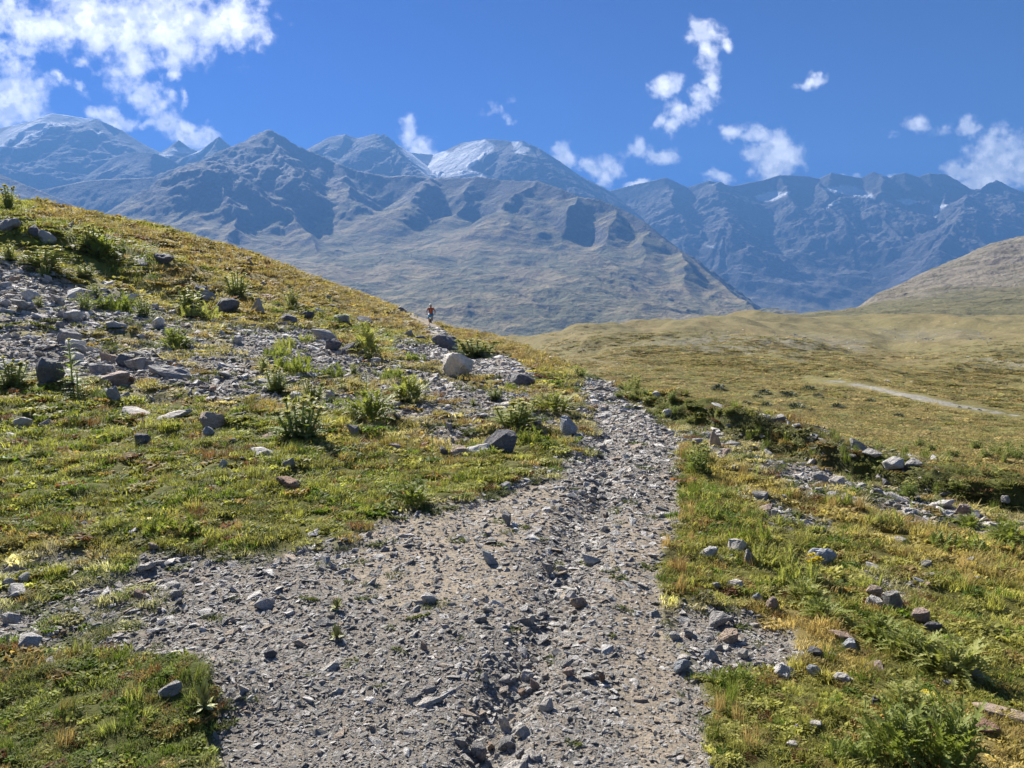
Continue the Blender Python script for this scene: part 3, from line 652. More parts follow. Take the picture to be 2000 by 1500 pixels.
# ------------------------------------------------------------------ haze
HAZE_DENSITY = 1.5e-4
def box(name, x0, x1, y0, y1, z0, z1):
    vs = [(x, y, z) for z in (z0, z1) for y in (y0, y1) for x in (x0, x1)]
    fs = [(0, 2, 3, 1), (4, 5, 7, 6), (0, 1, 5, 4), (2, 6, 7, 3), (0, 4, 6, 2), (1, 3, 7, 5)]
    me = bpy.data.meshes.new(name); me.from_pydata(vs, [], fs); return put(bpy.data.objects.new(name, me))
hz = box('haze', -10800, 10800, -10800, 10800, -450, 2080)
hm = bpy.data.materials.new('haze_air'); hm.use_nodes = True; H = NT(hm.node_tree); H.n.clear()
pv = H.new('ShaderNodeVolumePrincipled'); pv.inputs['Color'].default_value = (.105, .26, .60, 1); pv.inputs['Density'].default_value = HAZE_DENSITY
pv.inputs['Anisotropy'].default_value = .1
H.l.new(pv.outputs[0], H.new('ShaderNodeOutputMaterial').inputs['Volume'])
hz.data.materials.append(hm); hz['kind'] = 'stuff'; hz['label'] = 'blue mountain haze filling the valley air'
# ------------------------------------------------------------------ stones, grass, gravel laid over the hillside
rng = np.random.default_rng(7); random.seed(7)
def hull_rock(name, seed, mat, flat=.6, n=16, sub=0, rough=.0, link=False, squash=(1, 1, 1)):
    """an angular boulder: the hull of scattered points, broken edges, rough faces; base at z = 0, about one metre across"""
    r = random.Random(seed); bm = bmesh.new(); sk1, sk2, sk3, cut = r.uniform(-.5, .5), r.uniform(-.5, .5), r.uniform(-.35, .35), r.uniform(.35, .8)
    for _ in range(n):
        v = Vector((r.gauss(0, 1), r.gauss(0, 1), r.gauss(0, 1))).normalized() * r.uniform(.62, 1.08)
        v = Vector((v.x + sk1 * v.z, v.y + sk2 * v.x, max(-.7, min(cut, v.z)) + sk3 * v.x))
        bm.verts.new((v.x * .62 * squash[0], v.y * .62 * squash[1], v.z * .62 * flat * squash[2]))
    bmesh.ops.convex_hull(bm, input=bm.verts[:])
    bmesh.ops.delete(bm, geom=[v for v in bm.verts if not v.link_faces], context='VERTS')
    if sub:
        bmesh.ops.bevel(bm, geom=bm.edges[:], offset=.035, segments=1, affect='EDGES', profile=.6, clamp_overlap=True)
        for k in range(sub):
            bmesh.ops.triangulate(bm, faces=bm.faces[:])
            bmesh.ops.subdivide_edges(bm, edges=[e for e in bm.edges if e.calc_length() > .5 / 2 ** k], cuts=1, use_grid_fill=False)
        bmesh.ops.triangulate(bm, faces=bm.faces[:])
        bm.normal_update()
        co = np.array([v.co for v in bm.verts])
        q = fbm(co[:, 0] + co[:, 2] * .7 + seed, co[:, 1] - co[:, 2] * .6, .5, 4, .6, seed % 97, True) * rough
        for v, a in zip(bm.verts, q): v.co += v.normal * float(a)
    zmin = min(v.co.z for v in bm.verts)
    for v in bm.verts: v.co.z -= zmin
    me = bpy.data.meshes.new(name); bm.to_mesh(me); bm.free(); me.materials.append(mat)
    return me
def proto_coll(name, meshes):
    c = bpy.data.collections.new(name)
    for i, me in enumerate(meshes):
        c.objects.link(bpy.data.objects.new(f"{name}_{i:02d}", me))
    return c
def scatter_object(name, coll, P, rot, scl, idx, tint, label, kind='stuff'):
    me = bpy.data.meshes.new(name); n = len(P)
    me.vertices.add(n); me.vertices.foreach_set("co", P.astype(np.float32).ravel())
    for nm, a, typ, key in (('rot', rot, 'FLOAT_VECTOR', 'vector'), ('scl', scl, 'FLOAT_VECTOR', 'vector')):
        at = me.attributes.new(nm, typ, 'POINT'); at.data.foreach_set(key, a.astype(np.float32).ravel())
    at = me.attributes.new('idx', 'INT', 'POINT'); at.data.foreach_set('value', idx.astype(np.int32))
    at = me.attributes.new('tint', 'FLOAT_COLOR', 'POINT'); cc = np.ones((n, 4), np.float32); cc[:, :3] = tint; at.data.foreach_set('color', cc.ravel())
    o = put(bpy.data.objects.new(name, me))
    g = bpy.data.node_groups.new(name + '_spread', 'GeometryNodeTree')
    g.interface.new_socket('Geometry', in_out='INPUT', socket_type='NodeSocketGeometry')
    g.interface.new_socket('Geometry', in_out='OUTPUT', socket_type='NodeSocketGeometry')
    N = g.nodes; L = g.links
    gi, go = N.new('NodeGroupInput'), N.new('NodeGroupOutput')
    ci = N.new('GeometryNodeCollectionInfo'); ci.inputs[0].default_value = coll; ci.inputs['Separate Children'].default_value = True; ci.inputs['Reset Children'].default_value = True
    ip = N.new('GeometryNodeInstanceOnPoints'); ip.inputs['Pick Instance'].default_value = True
    def na(nm, dt):
        a = N.new('GeometryNodeInputNamedAttribute'); a.data_type = dt; a.inputs['Name'].default_value = nm; return a.outputs['Attribute']
    er = N.new('FunctionNodeEulerToRotation')
    L.new(na('rot', 'FLOAT_VECTOR'), er.inputs[0]); L.new(er.outputs[0], ip.inputs['Rotation'])
    L.new(na('scl', 'FLOAT_VECTOR'), ip.inputs['Scale']); L.new(na('idx', 'INT'), ip.inputs['Instance Index'])
    L.new(gi.outputs[0], ip.inputs['Points']); L.new(ci.outputs[0], ip.inputs['Instance']); L.new(ip.outputs[0], go.inputs[0])
    md = o.modifiers.new('spread', 'NODES'); md.node_group = g
    o['kind'] = kind; o['label'] = label
    return o

# cells of the hillside a scatter may fall on
i0, i1 = int(np.searchsorted(sq, 1.6)), CREST_ROW + 12
jl, jr = np.searchsorted(uq, -160), np.searchsorted(uq, 2160)
SX, SY, SZ = HX[i0:i1, jl:jr], HY[i0:i1, jl:jr], HZ[i0:i1, jl:jr]
ax_, ay_, az_ = (np.diff(a, axis=1)[:-1] for a in (SX, SY, SZ)); bx_, by_, bz_ = (np.diff(a, axis=0)[:, :-1] for a in (SX, SY, SZ))
AREA = np.sqrt((ay_ * bz_ - az_ * by_) ** 2 + (az_ * bx_ - ax_ * bz_) ** 2 + (ax_ * by_ - ay_ * bx_) ** 2)
def cell(A): return A[i0:i1, jl:jr][:-1, :-1]
cR, cG, cD, cU, cV = cell(HR), cell(GRAV), cell(DRY), cell(UU), cell(VV)
cP = cell(pathm); cN1 = cell(pt1); cN2 = cell(pt2); cS = cell(scr); cTurf = cell(COLH); cBrown = cell(brown); cW = cell(samp(g_warm, u0, v0)); cB = cell(bankface)
def pick(density, n=None):
    w = (AREA * density).ravel(); tot = w.sum(); n = int(tot) if n is None else n
    k = np.searchsorted(np.cumsum(w) / tot, rng.random(n)).clip(0, len(w) - 1)
    ii, jj = np.unravel_index(k, AREA.shape); a, b = rng.random(n), rng.random(n)
    def bl(A): return (A[ii, jj] * (1 - a) + A[ii + 1, jj] * a) * (1 - b) + (A[ii, jj + 1] * (1 - a) + A[ii + 1, jj + 1] * a) * b
    return np.stack([bl(SX), bl(SY), bl(SZ)], -1), k
def flat_rot(n, tilt=.25): return np.stack([rng.normal(0, tilt, n), rng.normal(0, tilt, n), rng.random(n) * 6.283], -1)

# gravel: crushed pebbles
M_mrock = m_rock('meadow_rock', [(.36, .34, .30), (.26, .25, .22), (.44, .42, .37), (.30, .26, .21)])
peb = proto_coll('pebble', [hull_rock('pebble', 100 + i, M_gravel, flat=.62, n=11) for i in range(8)])
def size_lo(r): return np.clip(.0040 * r, .0080, .30)         # never much under a pixel wide
dens = np.clip(cG * 1.15, 0, 1) * (1 / size_lo(cR) ** 2) * 1.7 * (cR < 42) * (1 - .5 * np.clip(cW * 1.1 + cN1 * .5, 0, 1))
dens += (1 - cG) * (1 / size_lo(cR) ** 2) * .004
P, k = pick(dens); n = len(P); r = cR.ravel()[k]
s = size_lo(r) * rng.lognormal(-.12, .62, n); s = np.minimum(s, .045 + .012 * r)
P[:, 2] -= s * .2
scatter_object('gravel', peb, P, flat_rot(n, .3), np.stack([s * rng.uniform(.8, 1.5, n), s * rng.uniform(.7, 1.1, n), s * rng.uniform(.45, .95, n)], -1), rng.integers(0, 8, n), np.ones((n, 3)), 'grey crushed gravel spread over the path and the scree')
print('gravel', n)
edgeR = np.exp(-(cell(samp(line_d([(1310,1230),(1350,1280),(1400,1260)]), UU, VV)) / 26) ** 2)
M_chan = m_rock('washed_stone', [(.55, .52, .47), (.42, .40, .37), (.64, .61, .56), (.33, .32, .31), (.50, .42, .33), (.58, .56, .54), (.46, .44, .42)], vein=.4)
# loose stones, palm to head size, too many to count
stn = proto_coll('stone', [hull_rock('stone', 200 + i, M_stone if True else None, flat=(.5, .3, .38)[i % 3], n=12, sub=1, rough=.02) for i in range(9)])
chn = np.exp(-(cell(chan) / 42) ** 2)
dens = (cS * 18 + (cP > .5) * (.6 + 70 * chn * (cR < 7) + 25 * chn) + cell(lft) * 7 + (cG < .4) * (3.2 + 3.0 * (cU > 1330)) * (cN1 > -.2)) * np.clip(3.5 / cR, .12, 1.3) ** .9 * (cR < 55)
dens *= np.clip(.55 + cN2 * 1.8, .08, 2)
P, k = pick(dens); n = len(P); r = cR.ravel()[k]
s = rng.lognormal(-3.15, .48, n) * np.clip(.6 + r * .085, .75, 3.2); s = np.where(cG.ravel()[k] < .4, s * 1.45, s); s = np.minimum(s, .11 + .014 * r)
P[:, 2] -= s * .08
scatter_object('loose_stones', stn, P, flat_rot(n, .28), np.stack([s * rng.uniform(.9, 1.7, n), s * rng.uniform(.7, 1.1, n), s * rng.uniform(.45, 1.0, n)], -1), rng.integers(0, 9, n), np.ones((n, 3)), 'loose grey stones strewn over the scree, the path and the turf')
dens = (np.exp(-(cell(chan) / (30 + 14 * (cV > 1000))) ** 2) * (cP > .4) * 480 * np.clip(3.2 / cR, .1, 1.2) ** 1.5 * np.clip(.5 + cN2 * 2.0 + cN1, .1, 1.8) + edgeR * 120 * np.clip(3.2 / cR, .1, 1.2)) * (cR < 20)
P, k = pick(dens); n = len(P); r = cR.ravel()[k]; s = rng.lognormal(-3.25, .42, n) * np.clip(.8 + r * .06, .9, 1.6); P[:, 2] -= s * .1
chs = proto_coll('channel_stone', [hull_rock('stone', 250 + i, M_chan, flat=(.5, .35, .42)[i % 3], n=13, sub=1, rough=.02) for i in range(8)])
scatter_object('channel_stones', chs, P, flat_rot(n, .3), np.stack([s * rng.uniform(.9, 1.6, n), s * rng.uniform(.7, 1.1, n), s * rng.uniform(.5, 1.0, n)], -1), rng.integers(0, 8, n), np.ones((n, 3)), 'pale broken stones washed into the channel down the middle of the path')


# turf tufts
M_grass = m_tint('turf_blades', .45)
def tuft(name, seed, blades, h, spread, width, lean=.6, leafy=0.0):
    r = random.Random(seed); V, Fc, A = [], [], []
    for _ in range(blades):
        a = r.random() * 6.283; d = spread * math.sqrt(r.random()); x, y = d * math.cos(a), d * math.sin(a)
        hh = h * r.uniform(.5, 1.15); la = r.random() * 6.283; ln = hh * lean * r.uniform(.2, 1.4); w = width * r.uniform(.7, 1.3)
        px, py = -math.sin(la) * w, math.cos(la) * w; dx, dy = math.cos(la) * ln, math.sin(la) * ln; b = len(V); br = r.random()
        V += [(x - px, y - py, -.1 * h), (x + px, y + py, -.1 * h), (x + dx * .35 + px * (.8 + leafy), y + dy * .35 + py * (.8 + leafy), hh * .6), (x + dx * .35 - px * (.8 + leafy), y + dy * .35 - py * (.8 + leafy), hh * .6), (x + dx, y + dy, hh)]
        Fc += [(b, b + 1, b + 2, b + 3), (b + 3, b + 2, b + 4)]; A += [br] * 5
    me = bpy.data.meshes.new(name); me.from_pydata(V, [], Fc)
    at = me.attributes.new('blade', 'FLOAT', 'POINT'); at.data.foreach_set('value', A); me.materials.append(M_grass); return me
# prototypes are one metre wide; 0-3 short turf, 4-5 small leaves, 6-7 long grass
tufts = [tuft('tuft', 300 + i, 70, .34, .5, .018, .9) for i in range(4)] + [tuft('tuft', 310 + i, 60, .22, .5, .035, 1.2, 1.0) for i in range(2)] + [tuft('tuft', 320 + i, 60, .75, .35, .011, .7) for i in range(2)]
tc = proto_coll('grass_tuft', tufts)
def tsize(r): return np.clip(.024 * r, .065, .75)
cover = np.clip(1 - cG * 1.1 + cB, 0, 1) * np.clip(1.1 - cBrown * .8, .25, 1)
dens = (cover + .02) / tsize(cR) ** 2 * 2.7
P, k = pick(dens); n = len(P); r = cR.ravel()[k]
s = tsize(r) * rng.uniform(.7, 1.4, n)
base = cTurf.reshape(-1, 3)[k]; gg = cG.ravel()[k]
dry = cD.ravel()[k]
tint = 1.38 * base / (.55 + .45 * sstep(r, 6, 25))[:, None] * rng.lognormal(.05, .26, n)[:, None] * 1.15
q = rng.random(n); 
yel = (q < .09 + .22 * dry)[:, None]; tint = np.where(yel, np.array([.36, .26, .09]) * rng.uniform(.6, 1.2, n)[:, None], tint)
grn = ((q > .86) & (dry < .5))[:, None]; tint = np.where(grn, np.array([.13, .19, .025]) * rng.uniform(.7, 1.3, n)[:, None], tint)
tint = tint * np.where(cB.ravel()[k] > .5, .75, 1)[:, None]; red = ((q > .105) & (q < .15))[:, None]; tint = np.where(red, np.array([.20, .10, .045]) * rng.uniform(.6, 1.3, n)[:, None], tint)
low = (gg > .45)[:, None]; tint = np.where(low, np.array([.10, .12, .03]), tint)
idx = np.where(rng.random(n) < .42, rng.integers(4, 6, n), rng.integers(0, 4, n)); idx = np.where(rng.random(n) < .05 + .12 * dry, rng.integers(6, 8, n), idx)
hsc = np.clip(1.0 - r * .004, .35, 1)
hgt = .8 * s * hsc * rng.uniform(.6, 1.2, n) * np.where(gg > .4, .6, 1)
hgt = np.minimum(hgt, .12 + .004 * r) * np.where(cB.ravel()[k] > .35, .55, 1)
scatter_object('turf_grass', tc, P, flat_rot(n, .12), np.stack([s, s, hgt], -1), idx, tint, 'short alpine turf, green and yellow grass covering the hillside')
print('tufts', n)
# long grass, mostly dry, in bunches by the path edge and on the crest
edge = np.exp(-(cell(samp(line_d([(1330,900),(1335,1000),(1305,1080),(1310,1180),(1345,1280),(1400,1400),(1440,1500)]), UU, VV)) / 40) ** 2) * (cG < .5)
dens = (edge * 45 + cB * 6 + (cN2 > .25) * (cG < .35) * 5 + cD * (cG < .3) * 5) * np.clip(4 / cR, .06, 1.2)
P, k = pick(dens); n = len(P); r = cR.ravel()[k]; s = np.clip(.025 * r, .12, .5) * rng.uniform(.7, 1.3, n)
isd = rng.random(n) < (.35 + .5 * cD.ravel()[k]) * (1 - .85 * cB.ravel()[k])
tint = np.where(isd[:, None], np.array([.38, .27, .115]), np.array([.15, .19, .035])) * rng.lognormal(0, .2, n)[:, None]
scatter_object('long_grass', tc, P, flat_rot(n, .15), np.stack([s * .6, s * .6, np.minimum(s, .10 + .004 * r) * rng.uniform(.8, 1.6, n)], -1), rng.integers(6, 8, n), tint, 'taller dry and green grass bunches along the path edge and crest')
print('long', n)
# stones and low herbs far out on the meadow
cx = np.diff(MX, axis=1)[:-1] * np.diff(MY, axis=0)[:, :-1]
MA = np.abs(cx); mu, mv = MU[:-1, :-1], MV[:-1, :-1]; mr = np.hypot(MX, MY)[:-1, :-1]
rockf = samp(g_rockf, mu, mv); offroad = (samp(g_road, mu, mv) > 9) | (mu < 1560); nn = fbm(MX, MY, 22, 4, .6, 231)[:-1, :-1]
def mpick(w, n):
    w = (MA * w * ((mu > 850) & (mu < 2100))).ravel(); k = np.searchsorted(np.cumsum(w) / w.sum(), rng.random(n)).clip(0, len(w) - 1); ii, jj = np.unravel_index(k, MA.shape)
    a, b = rng.random(n), rng.random(n)
    def bl(A): return (A[ii, jj] * (1 - a) + A[ii + 1, jj] * a) * (1 - b) + (A[ii, jj + 1] * (1 - a) + A[ii + 1, jj + 1] * a) * b
    return np.stack([bl(MX), bl(MY), bl(MZ)], -1), mr.ravel()[k]
w = (np.clip(rockf * 1.5 + nn * .8 - .1, 0, 2) + .05 + .35 * (mu > 1650) * (mv < 780)) / mr ** 1.2 * (mr > 45)
P, r = mpick(w, 3000); n = len(P); s = rng.lognormal(-1.3, .45, n) * np.clip(r / 150, .45, 1.8)
P[:, 2] -= s * .15
mst = proto_coll('meadow_stone', [hull_rock('stone', 280 + i, M_mrock, flat=.5, n=11) for i in range(6)])
scatter_object('meadow_stones', mst, P, flat_rot(n, .2), np.stack([s * 1.3, s, s * .7], -1), rng.integers(0, 6, n), np.ones((n, 3)), 'pale stones scattered over the far meadow')
w = (np.clip(nn * 1.4 + .35, 0.08, 2)) / mr ** 1.6 * (mr > 10) * (1 - sstep(mr, 110, 280)) * offroad
P, r = mpick(w, 42000); n = len(P); s = np.clip(.02 * r, .35, 2.0) * rng.uniform(.6, 1.3, n)
q = rng.random(n)[:, None]; tint = np.where(q < .5, np.array([.36, .28, .11]), np.where(q < .95, np.array([.26, .24, .08]), np.array([.14, .16, .05]))) * rng.lognormal(0, .22, n)[:, None]
scatter_object('meadow_grass', tc, P, flat_rot(n, .1), np.stack([s, s, np.minimum(s * .5, .22)], -1), rng.integers(0, 6, n), tint, 'sun-dried grass and low herbs of the far meadow')
# ------------------------------------------------------------------ single rocks
def tag(o, label, cat, group=None):
    o['label'] = label; o['category'] = cat
    if group: o['group'] = group
    return o
def place(o, u, v, w_px, h_px, dims, depth=.8, sink=.12, yaw=None, follow=.6, tilt=(0, 0)):
    x, y, z, i, j = ground_at(u, v)
    m = y / F * 1.0
    o.location = (x, y, z - h_px * m * sink)
    o.scale = (w_px * m / dims[0], w_px * m / dims[1] * depth, h_px * m / dims[2] * (1 + sink))
    nrm = normal_at(i, j); q = Vector((0, 0, 1)).rotation_difference(Vector((0, 0, 1)).lerp(nrm, follow).normalized())
    e = (q @ Euler((R(tilt[0]), R(tilt[1]), yaw if yaw is not None else random.uniform(-.3, .3))).to_quaternion()).to_euler(); o.rotation_euler = e
    return o
RM = {'pale': M_pale, 'dark': M_dark, 'mid': M_mid, 'tan': M_tan, 'rust': M_rust, 'blue': M_blue}
# u, v of the base, width, height in the photograph, tone, squash, label
ROCKS = [
 (897,738,76,60,'pale',.9,'boulder','big pale angular boulder standing above the bend of the path'),
 (972,884,82,64,'dark',.85,'boulder','rough dark purple-grey boulder at the left edge of the path'),
 (933,882,56,18,'pale',.45,'slab','flat pale stone leaning against the left side of the rough dark boulder'),
 (896,888,52,20,'tan',.5,'slab','flat pinkish stone left of the rough dark boulder beside the path'),
 (868,888,20,20,'dark',.8,'stone','small dark brown stone at the left end of the pinkish flat stone'),
 (1103,848,46,40,'blue',.8,'boulder','bluish white veined boulder close to the left edge of the path'),
 (866,684,66,42,'dark',.7,'boulder','long dark boulder lying below the mountain biker'),
 (1012,752,58,34,'dark',.7,'boulder','dark boulder on the scree right of the big pale boulder'),
 (683,692,46,38,'dark',.85,'boulder','black-faced block with a pale top beside the dark green bush'),
 (650,684,44,32,'dark',.7,'boulder','dark broken block left of the black-faced block'),
 (632,664,52,26,'mid',.6,'slab','pale grey slab on top of the dark broken outcrop'),
 (388,580,46,30,'dark',.7,'boulder','dark peaked rock at the left end of the slope outcrop'),
 (408,590,38,26,'mid',.7,'boulder','grey block in the middle of the slope outcrop'),
 (445,606,58,32,'dark',.65,'boulder','long dark grey block at the right end of the slope outcrop'),
 (511,616,24,34,'mid',1.1,'stone','upright stump-like grey stone in the turf right of the outcrop'),
 (318,516,44,22,'dark',.55,'boulder','dark slanting slab high on the grassy slope'),
 (280,520,30,12,'mid',.5,'slab','flat grey stone left of the dark slanting slab'),
 (8,452,44,30,'mid',.8,'boulder','pale grey block at the left edge near the crest'),
 (92,470,34,20,'mid',.7,'boulder','grey rock beside the bush near the crest'),
 (68,462,26,22,'dark',.7,'boulder','small dark rock near the crest at the upper left'),
 (248,722,60,42,'dark',.8,'boulder','dark grey boulder with a sloping top in the middle of the left scree'),
 (330,738,86,24,'mid',.5,'slab','broad flat grey slab right of the sloping dark boulder'),
 (222,752,62,30,'tan',.6,'slab','thick pale-topped slab with a dark front side on the left scree'),
 (226,782,40,36,'mid',.9,'boulder','rounded grey boulder where the left scree meets the green turf'),
 (95,742,62,64,'dark',1.0,'boulder','tall black pyramid-shaped boulder among thistles at the left'),
 (34,738,54,44,'blue',.8,'boulder','whitish grey boulder left of the black pyramid-shaped boulder'),
 (132,674,58,30,'mid',.6,'boulder','grey ledge of rock on the scree above the black pyramid'),
 (272,868,32,28,'dark',1.0,'stone','dark square-cut block with a pale flat top in the green turf'),
 (42,838,38,26,'pale',.8,'stone','rounded white stone in the turf near the left edge'),
 (92,834,30,12,'mid',.5,'stone','low grey stone right of the rounded white stone'),
 (24,854,34,9,'pale',.4,'slab','thin pale slab lying just under the rounded white stone'),
 (22,868,26,9,'pale',.4,'slab','lower of the two thin pale slabs at the left edge'),
 (190,866,22,9,'pale',.4,'stone','small flat white stone left of the dark square-cut block'),
 (304,862,14,9,'pale',.5,'stone','tiny pale stone just right of the dark square-cut block'),
 (440,918,20,24,'pale',.9,'stone','upright white stone alone in the green turf'),
 (567,916,26,24,'mid',.9,'stone','grey block in the turf right of the layered pale rock'),
 (517,892,62,22,'pale',.5,'slab','layered pale rock lying long in the turf'),
 (412,830,58,32,'tan',.7,'boulder','tan rectangular block at the upper edge of the green turf'),
 (338,818,78,17,'pale',.4,'slab','long pale slab left of the tan rectangular block'),
 (262,808,60,12,'pale',.4,'slab','thin grey slab under the rounded grey boulder'),
 (411,848,24,18,'blue',.8,'stone','small bluish stone below the tan rectangular block'),
 (565,950,64,24,'rust',.5,'stone','rusty brown log-shaped stone in the turf'),
 (590,838,44,22,'mid',.7,'stone','grey stone left of the leafy yellow-green thistle'),
 (690,848,26,20,'mid',.8,'stone','grey pointed stone between the thistles and the turf'),
 (578,790,40,28,'pale',.7,'boulder','whitish rock among the pale thistles on the scree'),
 (640,778,22,16,'pale',.8,'stone','small white rock right of the whitish rock among thistles'),
 (878,842,14,16,'mid',.9,'stone','small upright grey stone on bare soil above the yellow spire'),
 (770,880,26,14,'tan',.6,'stone','pinkish stone in the turf left of the yellow spire'),
 (945,700,24,14,'mid',.8,'stone','grey stone behind the big pale boulder'),
 (18,1142,24,16,'pale',.8,'stone','small white stone at the left edge above the gravel strip'),
 (45,1138,24,20,'pale',.8,'stone','round white stone in a group of three by the left edge'),
 (35,1158,46,17,'pale',.5,'slab','flat white slab under the round white stone'),
 (52,1272,64,40,'pale',.7,'boulder','large white wedge-shaped rock at the lower left edge'),
 (8,1256,34,20,'pale',.6,'stone','white stone left of the wedge-shaped rock'),
 (14,1218,36,22,'pale',.7,'stone','white stone above the wedge-shaped rock'),
 (102,1298,38,14,'pale',.5,'stone','flat pale stone right below the wedge-shaped rock'),
 (285,1112,38,18,'pale',.5,'slab','pale slanting slab in the turf left of the path'),
 (300,1070,26,14,'tan',.6,'stone','purplish stone in the lower turf'),
 (235,1148,30,12,'pale',.5,'stone','white stone where turf and gravel mix at the left'),
 (270,1278,26,18,'pale',.7,'stone','white stone on the left gravel above the grass mound'),
 (338,1350,54,20,'mid',.6,'stone','smooth grey stone on the grass mound'),
 (515,1188,40,22,'pale',.6,'stone','pale broken stone at the left side of the gravel'),
 (526,1285,28,24,'dark',.8,'stone','dark grey stone left of the brown moss cushion'),
 (953,1100,38,30,'blue',.7,'stone','slanting blue-grey stone on the left half of the path'),
 (990,1026,20,24,'mid',.9,'stone','small upright stone with a pale top on the path'),
 (984,955,24,16,'pale',.8,'stone','pale rounded stone at the turf edge of the path'),
 (836,1180,40,22,'pale',.6,'stone','pale oblong stone on the brown side of the path'),
 (1134,1186,40,26,'tan',.7,'stone','tan stone casting a shadow in the stony channel'),
 (1112,1176,26,22,'pale',.8,'stone','white stone beside the tan stone in the channel'),
 (1152,1100,36,24,'pale',.5,'slab','pale flat stone at the top of the stony channel'),
 (1176,978,24,14,'dark',.7,'stone','dark stone on the upper middle of the path'),
 (945,1216,26,18,'mid',.8,'stone','grey rounded stone in the middle of the path'),
 (1034,1220,16,22,'pale',.9,'stone','upright pale stone among the path stones'),
 (942,1328,22,18,'pale',.9,'stone','round pale stone left of the stony channel'),
 (1068,1388,32,26,'pale',.7,'stone','white stone over a dark hollow low on the path'),
 (1042,1345,24,24,'tan',.8,'stone','pinkish stone low on the path'),
 (1172,1334,14,22,'rust',.9,'stone','orange-brown stone at the right of the path'),
 (1112,1322,26,20,'tan',.7,'stone','cream stone in the row across the path'),
 (828,1268,20,20,'tan',.7,'stone','tan wedge stone on the fine gravel at the left of the path'),
 (927,1482,40,42,'mid',.8,'stone','tall grey wedge stone at the bottom of the path'),
 (900,1458,30,22,'mid',.7,'stone','dark grey stone behind the tall wedge stone'),
 (985,1428,24,34,'pale',.8,'stone','slanting white stone low in the channel'),
 (1022,1438,34,24,'pale',.6,'stone','smooth white oblong stone low in the channel'),
 (995,1460,48,26,'mid',.45,'slab','flat grey plate low in the channel'),
 (1010,1512,70,28,'pale',.5,'slab','broad white slab at the bottom edge of the path'),
 (1043,1480,44,16,'pale',.4,'slab','thin pale slab above the broad white slab'),
 (1334,1312,44,28,'blue',.8,'boulder','smooth blue-grey stone where the path meets the right turf'),
 (1338,1292,34,14,'pale',.6,'stone','pale stone on top of the smooth blue-grey stone'),
 (1386,1290,36,24,'blue',.7,'stone','blue-grey stone in the gravel right of the smooth one'),
 (1446,1284,24,18,'pale',.8,'stone','small white peaked stone in the right-hand turf'),
 (1318,1248,26,16,'pale',.7,'stone','rounded white stone at the right path edge'),
 (1345,1245,22,18,'mid',.8,'stone','grey stone next to the rounded white stone'),
 (1402,1218,60,30,'mid',.4,'slab','long grey outcrop at the right edge of the path'),
 (1420,1252,60,24,'tan',.5,'slab','broken tan rock under the long grey outcrop'),
 (1503,1192,34,34,'tan',.8,'stone','tan pointed stone in the right-hand turf'),
 (1478,1176,26,20,'blue',.7,'stone','blue-grey stone behind the tan pointed stone'),
 (1385,1086,42,22,'pale',.6,'stone','smooth white stone in the turf right of the path'),
 (1405,1094,16,10,'pale',.7,'stone','little white stone below the smooth white stone'),
 (1436,1078,54,34,'pale',.6,'slab','large pale slab tilted in the turf beside the fern row'),
 (1458,1102,26,34,'mid',.8,'slab','grey lower end of the tilted slab beside the fern row'),
 (1592,1094,66,32,'blue',.45,'slab','striated blue-grey slab slanting down behind the yellow flower plant'),
 (1432,1146,34,16,'pale',.6,'stone','pale stone half sunk in turf under the smooth white stone'),
 (1708,1112,48,12,'pale',.4,'slab','long low pale stone in the middle of the right turf'),
 (1628,1116,18,9,'pale',.6,'stone','small white stone right of the yellow flower plant'),
 (1812,1126,26,10,'pale',.5,'stone','white chip in the right turf'),
 (1790,1136,24,10,'pale',.5,'stone','flat chip left of the white chip'),
 (1910,1138,26,14,'pale',.6,'stone','broken white stone in the turf near the right edge'),
 (1893,1098,18,12,'pale',.8,'stone','round white stone near the right edge'),
 (1755,1064,38,16,'mid',.5,'stone','dark sided stone in the straw-coloured turf'),
 (1740,1186,44,42,'mid',.8,'boulder','grey block of the rock group in the right turf'),
 (1704,1166,34,26,'tan',.8,'boulder','pinkish block of the rock group in the right turf'),
 (1702,1186,36,26,'pale',.6,'boulder','pale foremost block of the rock group in the right turf'),
 (1798,1216,42,34,'tan',.9,'boulder','rounded tan rock above the big leafy thistles'),
 (1822,1232,40,22,'dark',.5,'slab','thin dark slab leaning against the rounded tan rock'),
 (1594,1284,56,32,'dark',.6,'boulder','dark overhanging rock with a pale top in the lower right turf'),
 (1652,1266,40,24,'blue',.7,'stone','bluish broken rock right of the overhanging rock'),
 (1522,1318,62,28,'pale',.5,'slab','pale pitted slab in the lower right turf'),
 (1588,1318,34,24,'blue',.7,'stone','blue-grey stone right of the pale pitted slab'),
 (1640,1332,48,20,'pale',.5,'slab','flat pale stone below the overhanging rock'),
 (1702,1308,54,16,'tan',.4,'slab','long tan slab at the left foot of the leafy thistles'),
 (1908,1334,32,34,'blue',.8,'stone','grey pointed rock under the leafy thistles at the right'),
 (1855,1340,26,14,'mid',.6,'stone','rounded grey stone left of the grey pointed rock'),
 (1708,1376,26,22,'dark',.8,'stone','striped dark stone below the thistle leaves'),
 (1955,1400,110,18,'tan',.35,'slab','long flat pale slab at the lower right edge'),
 (1915,1424,60,22,'rust',.5,'slab','reddish broken slab under the long flat pale slab'),
 (1590,1418,32,12,'pale',.5,'stone','bent white stone near the blue flower'),
 (1548,1462,34,14,'pale',.6,'stone','pale stone at the bottom of the right turf'),
 (1487,978,34,20,'mid',.6,'slab','grey slab with a dark side at the right of the path'),
 (1492,998,38,16,'tan',.5,'slab','purplish slab under the grey slab right of the path'),
 (1512,1012,24,20,'pale',.6,'stone','white stone below the purplish slab'),
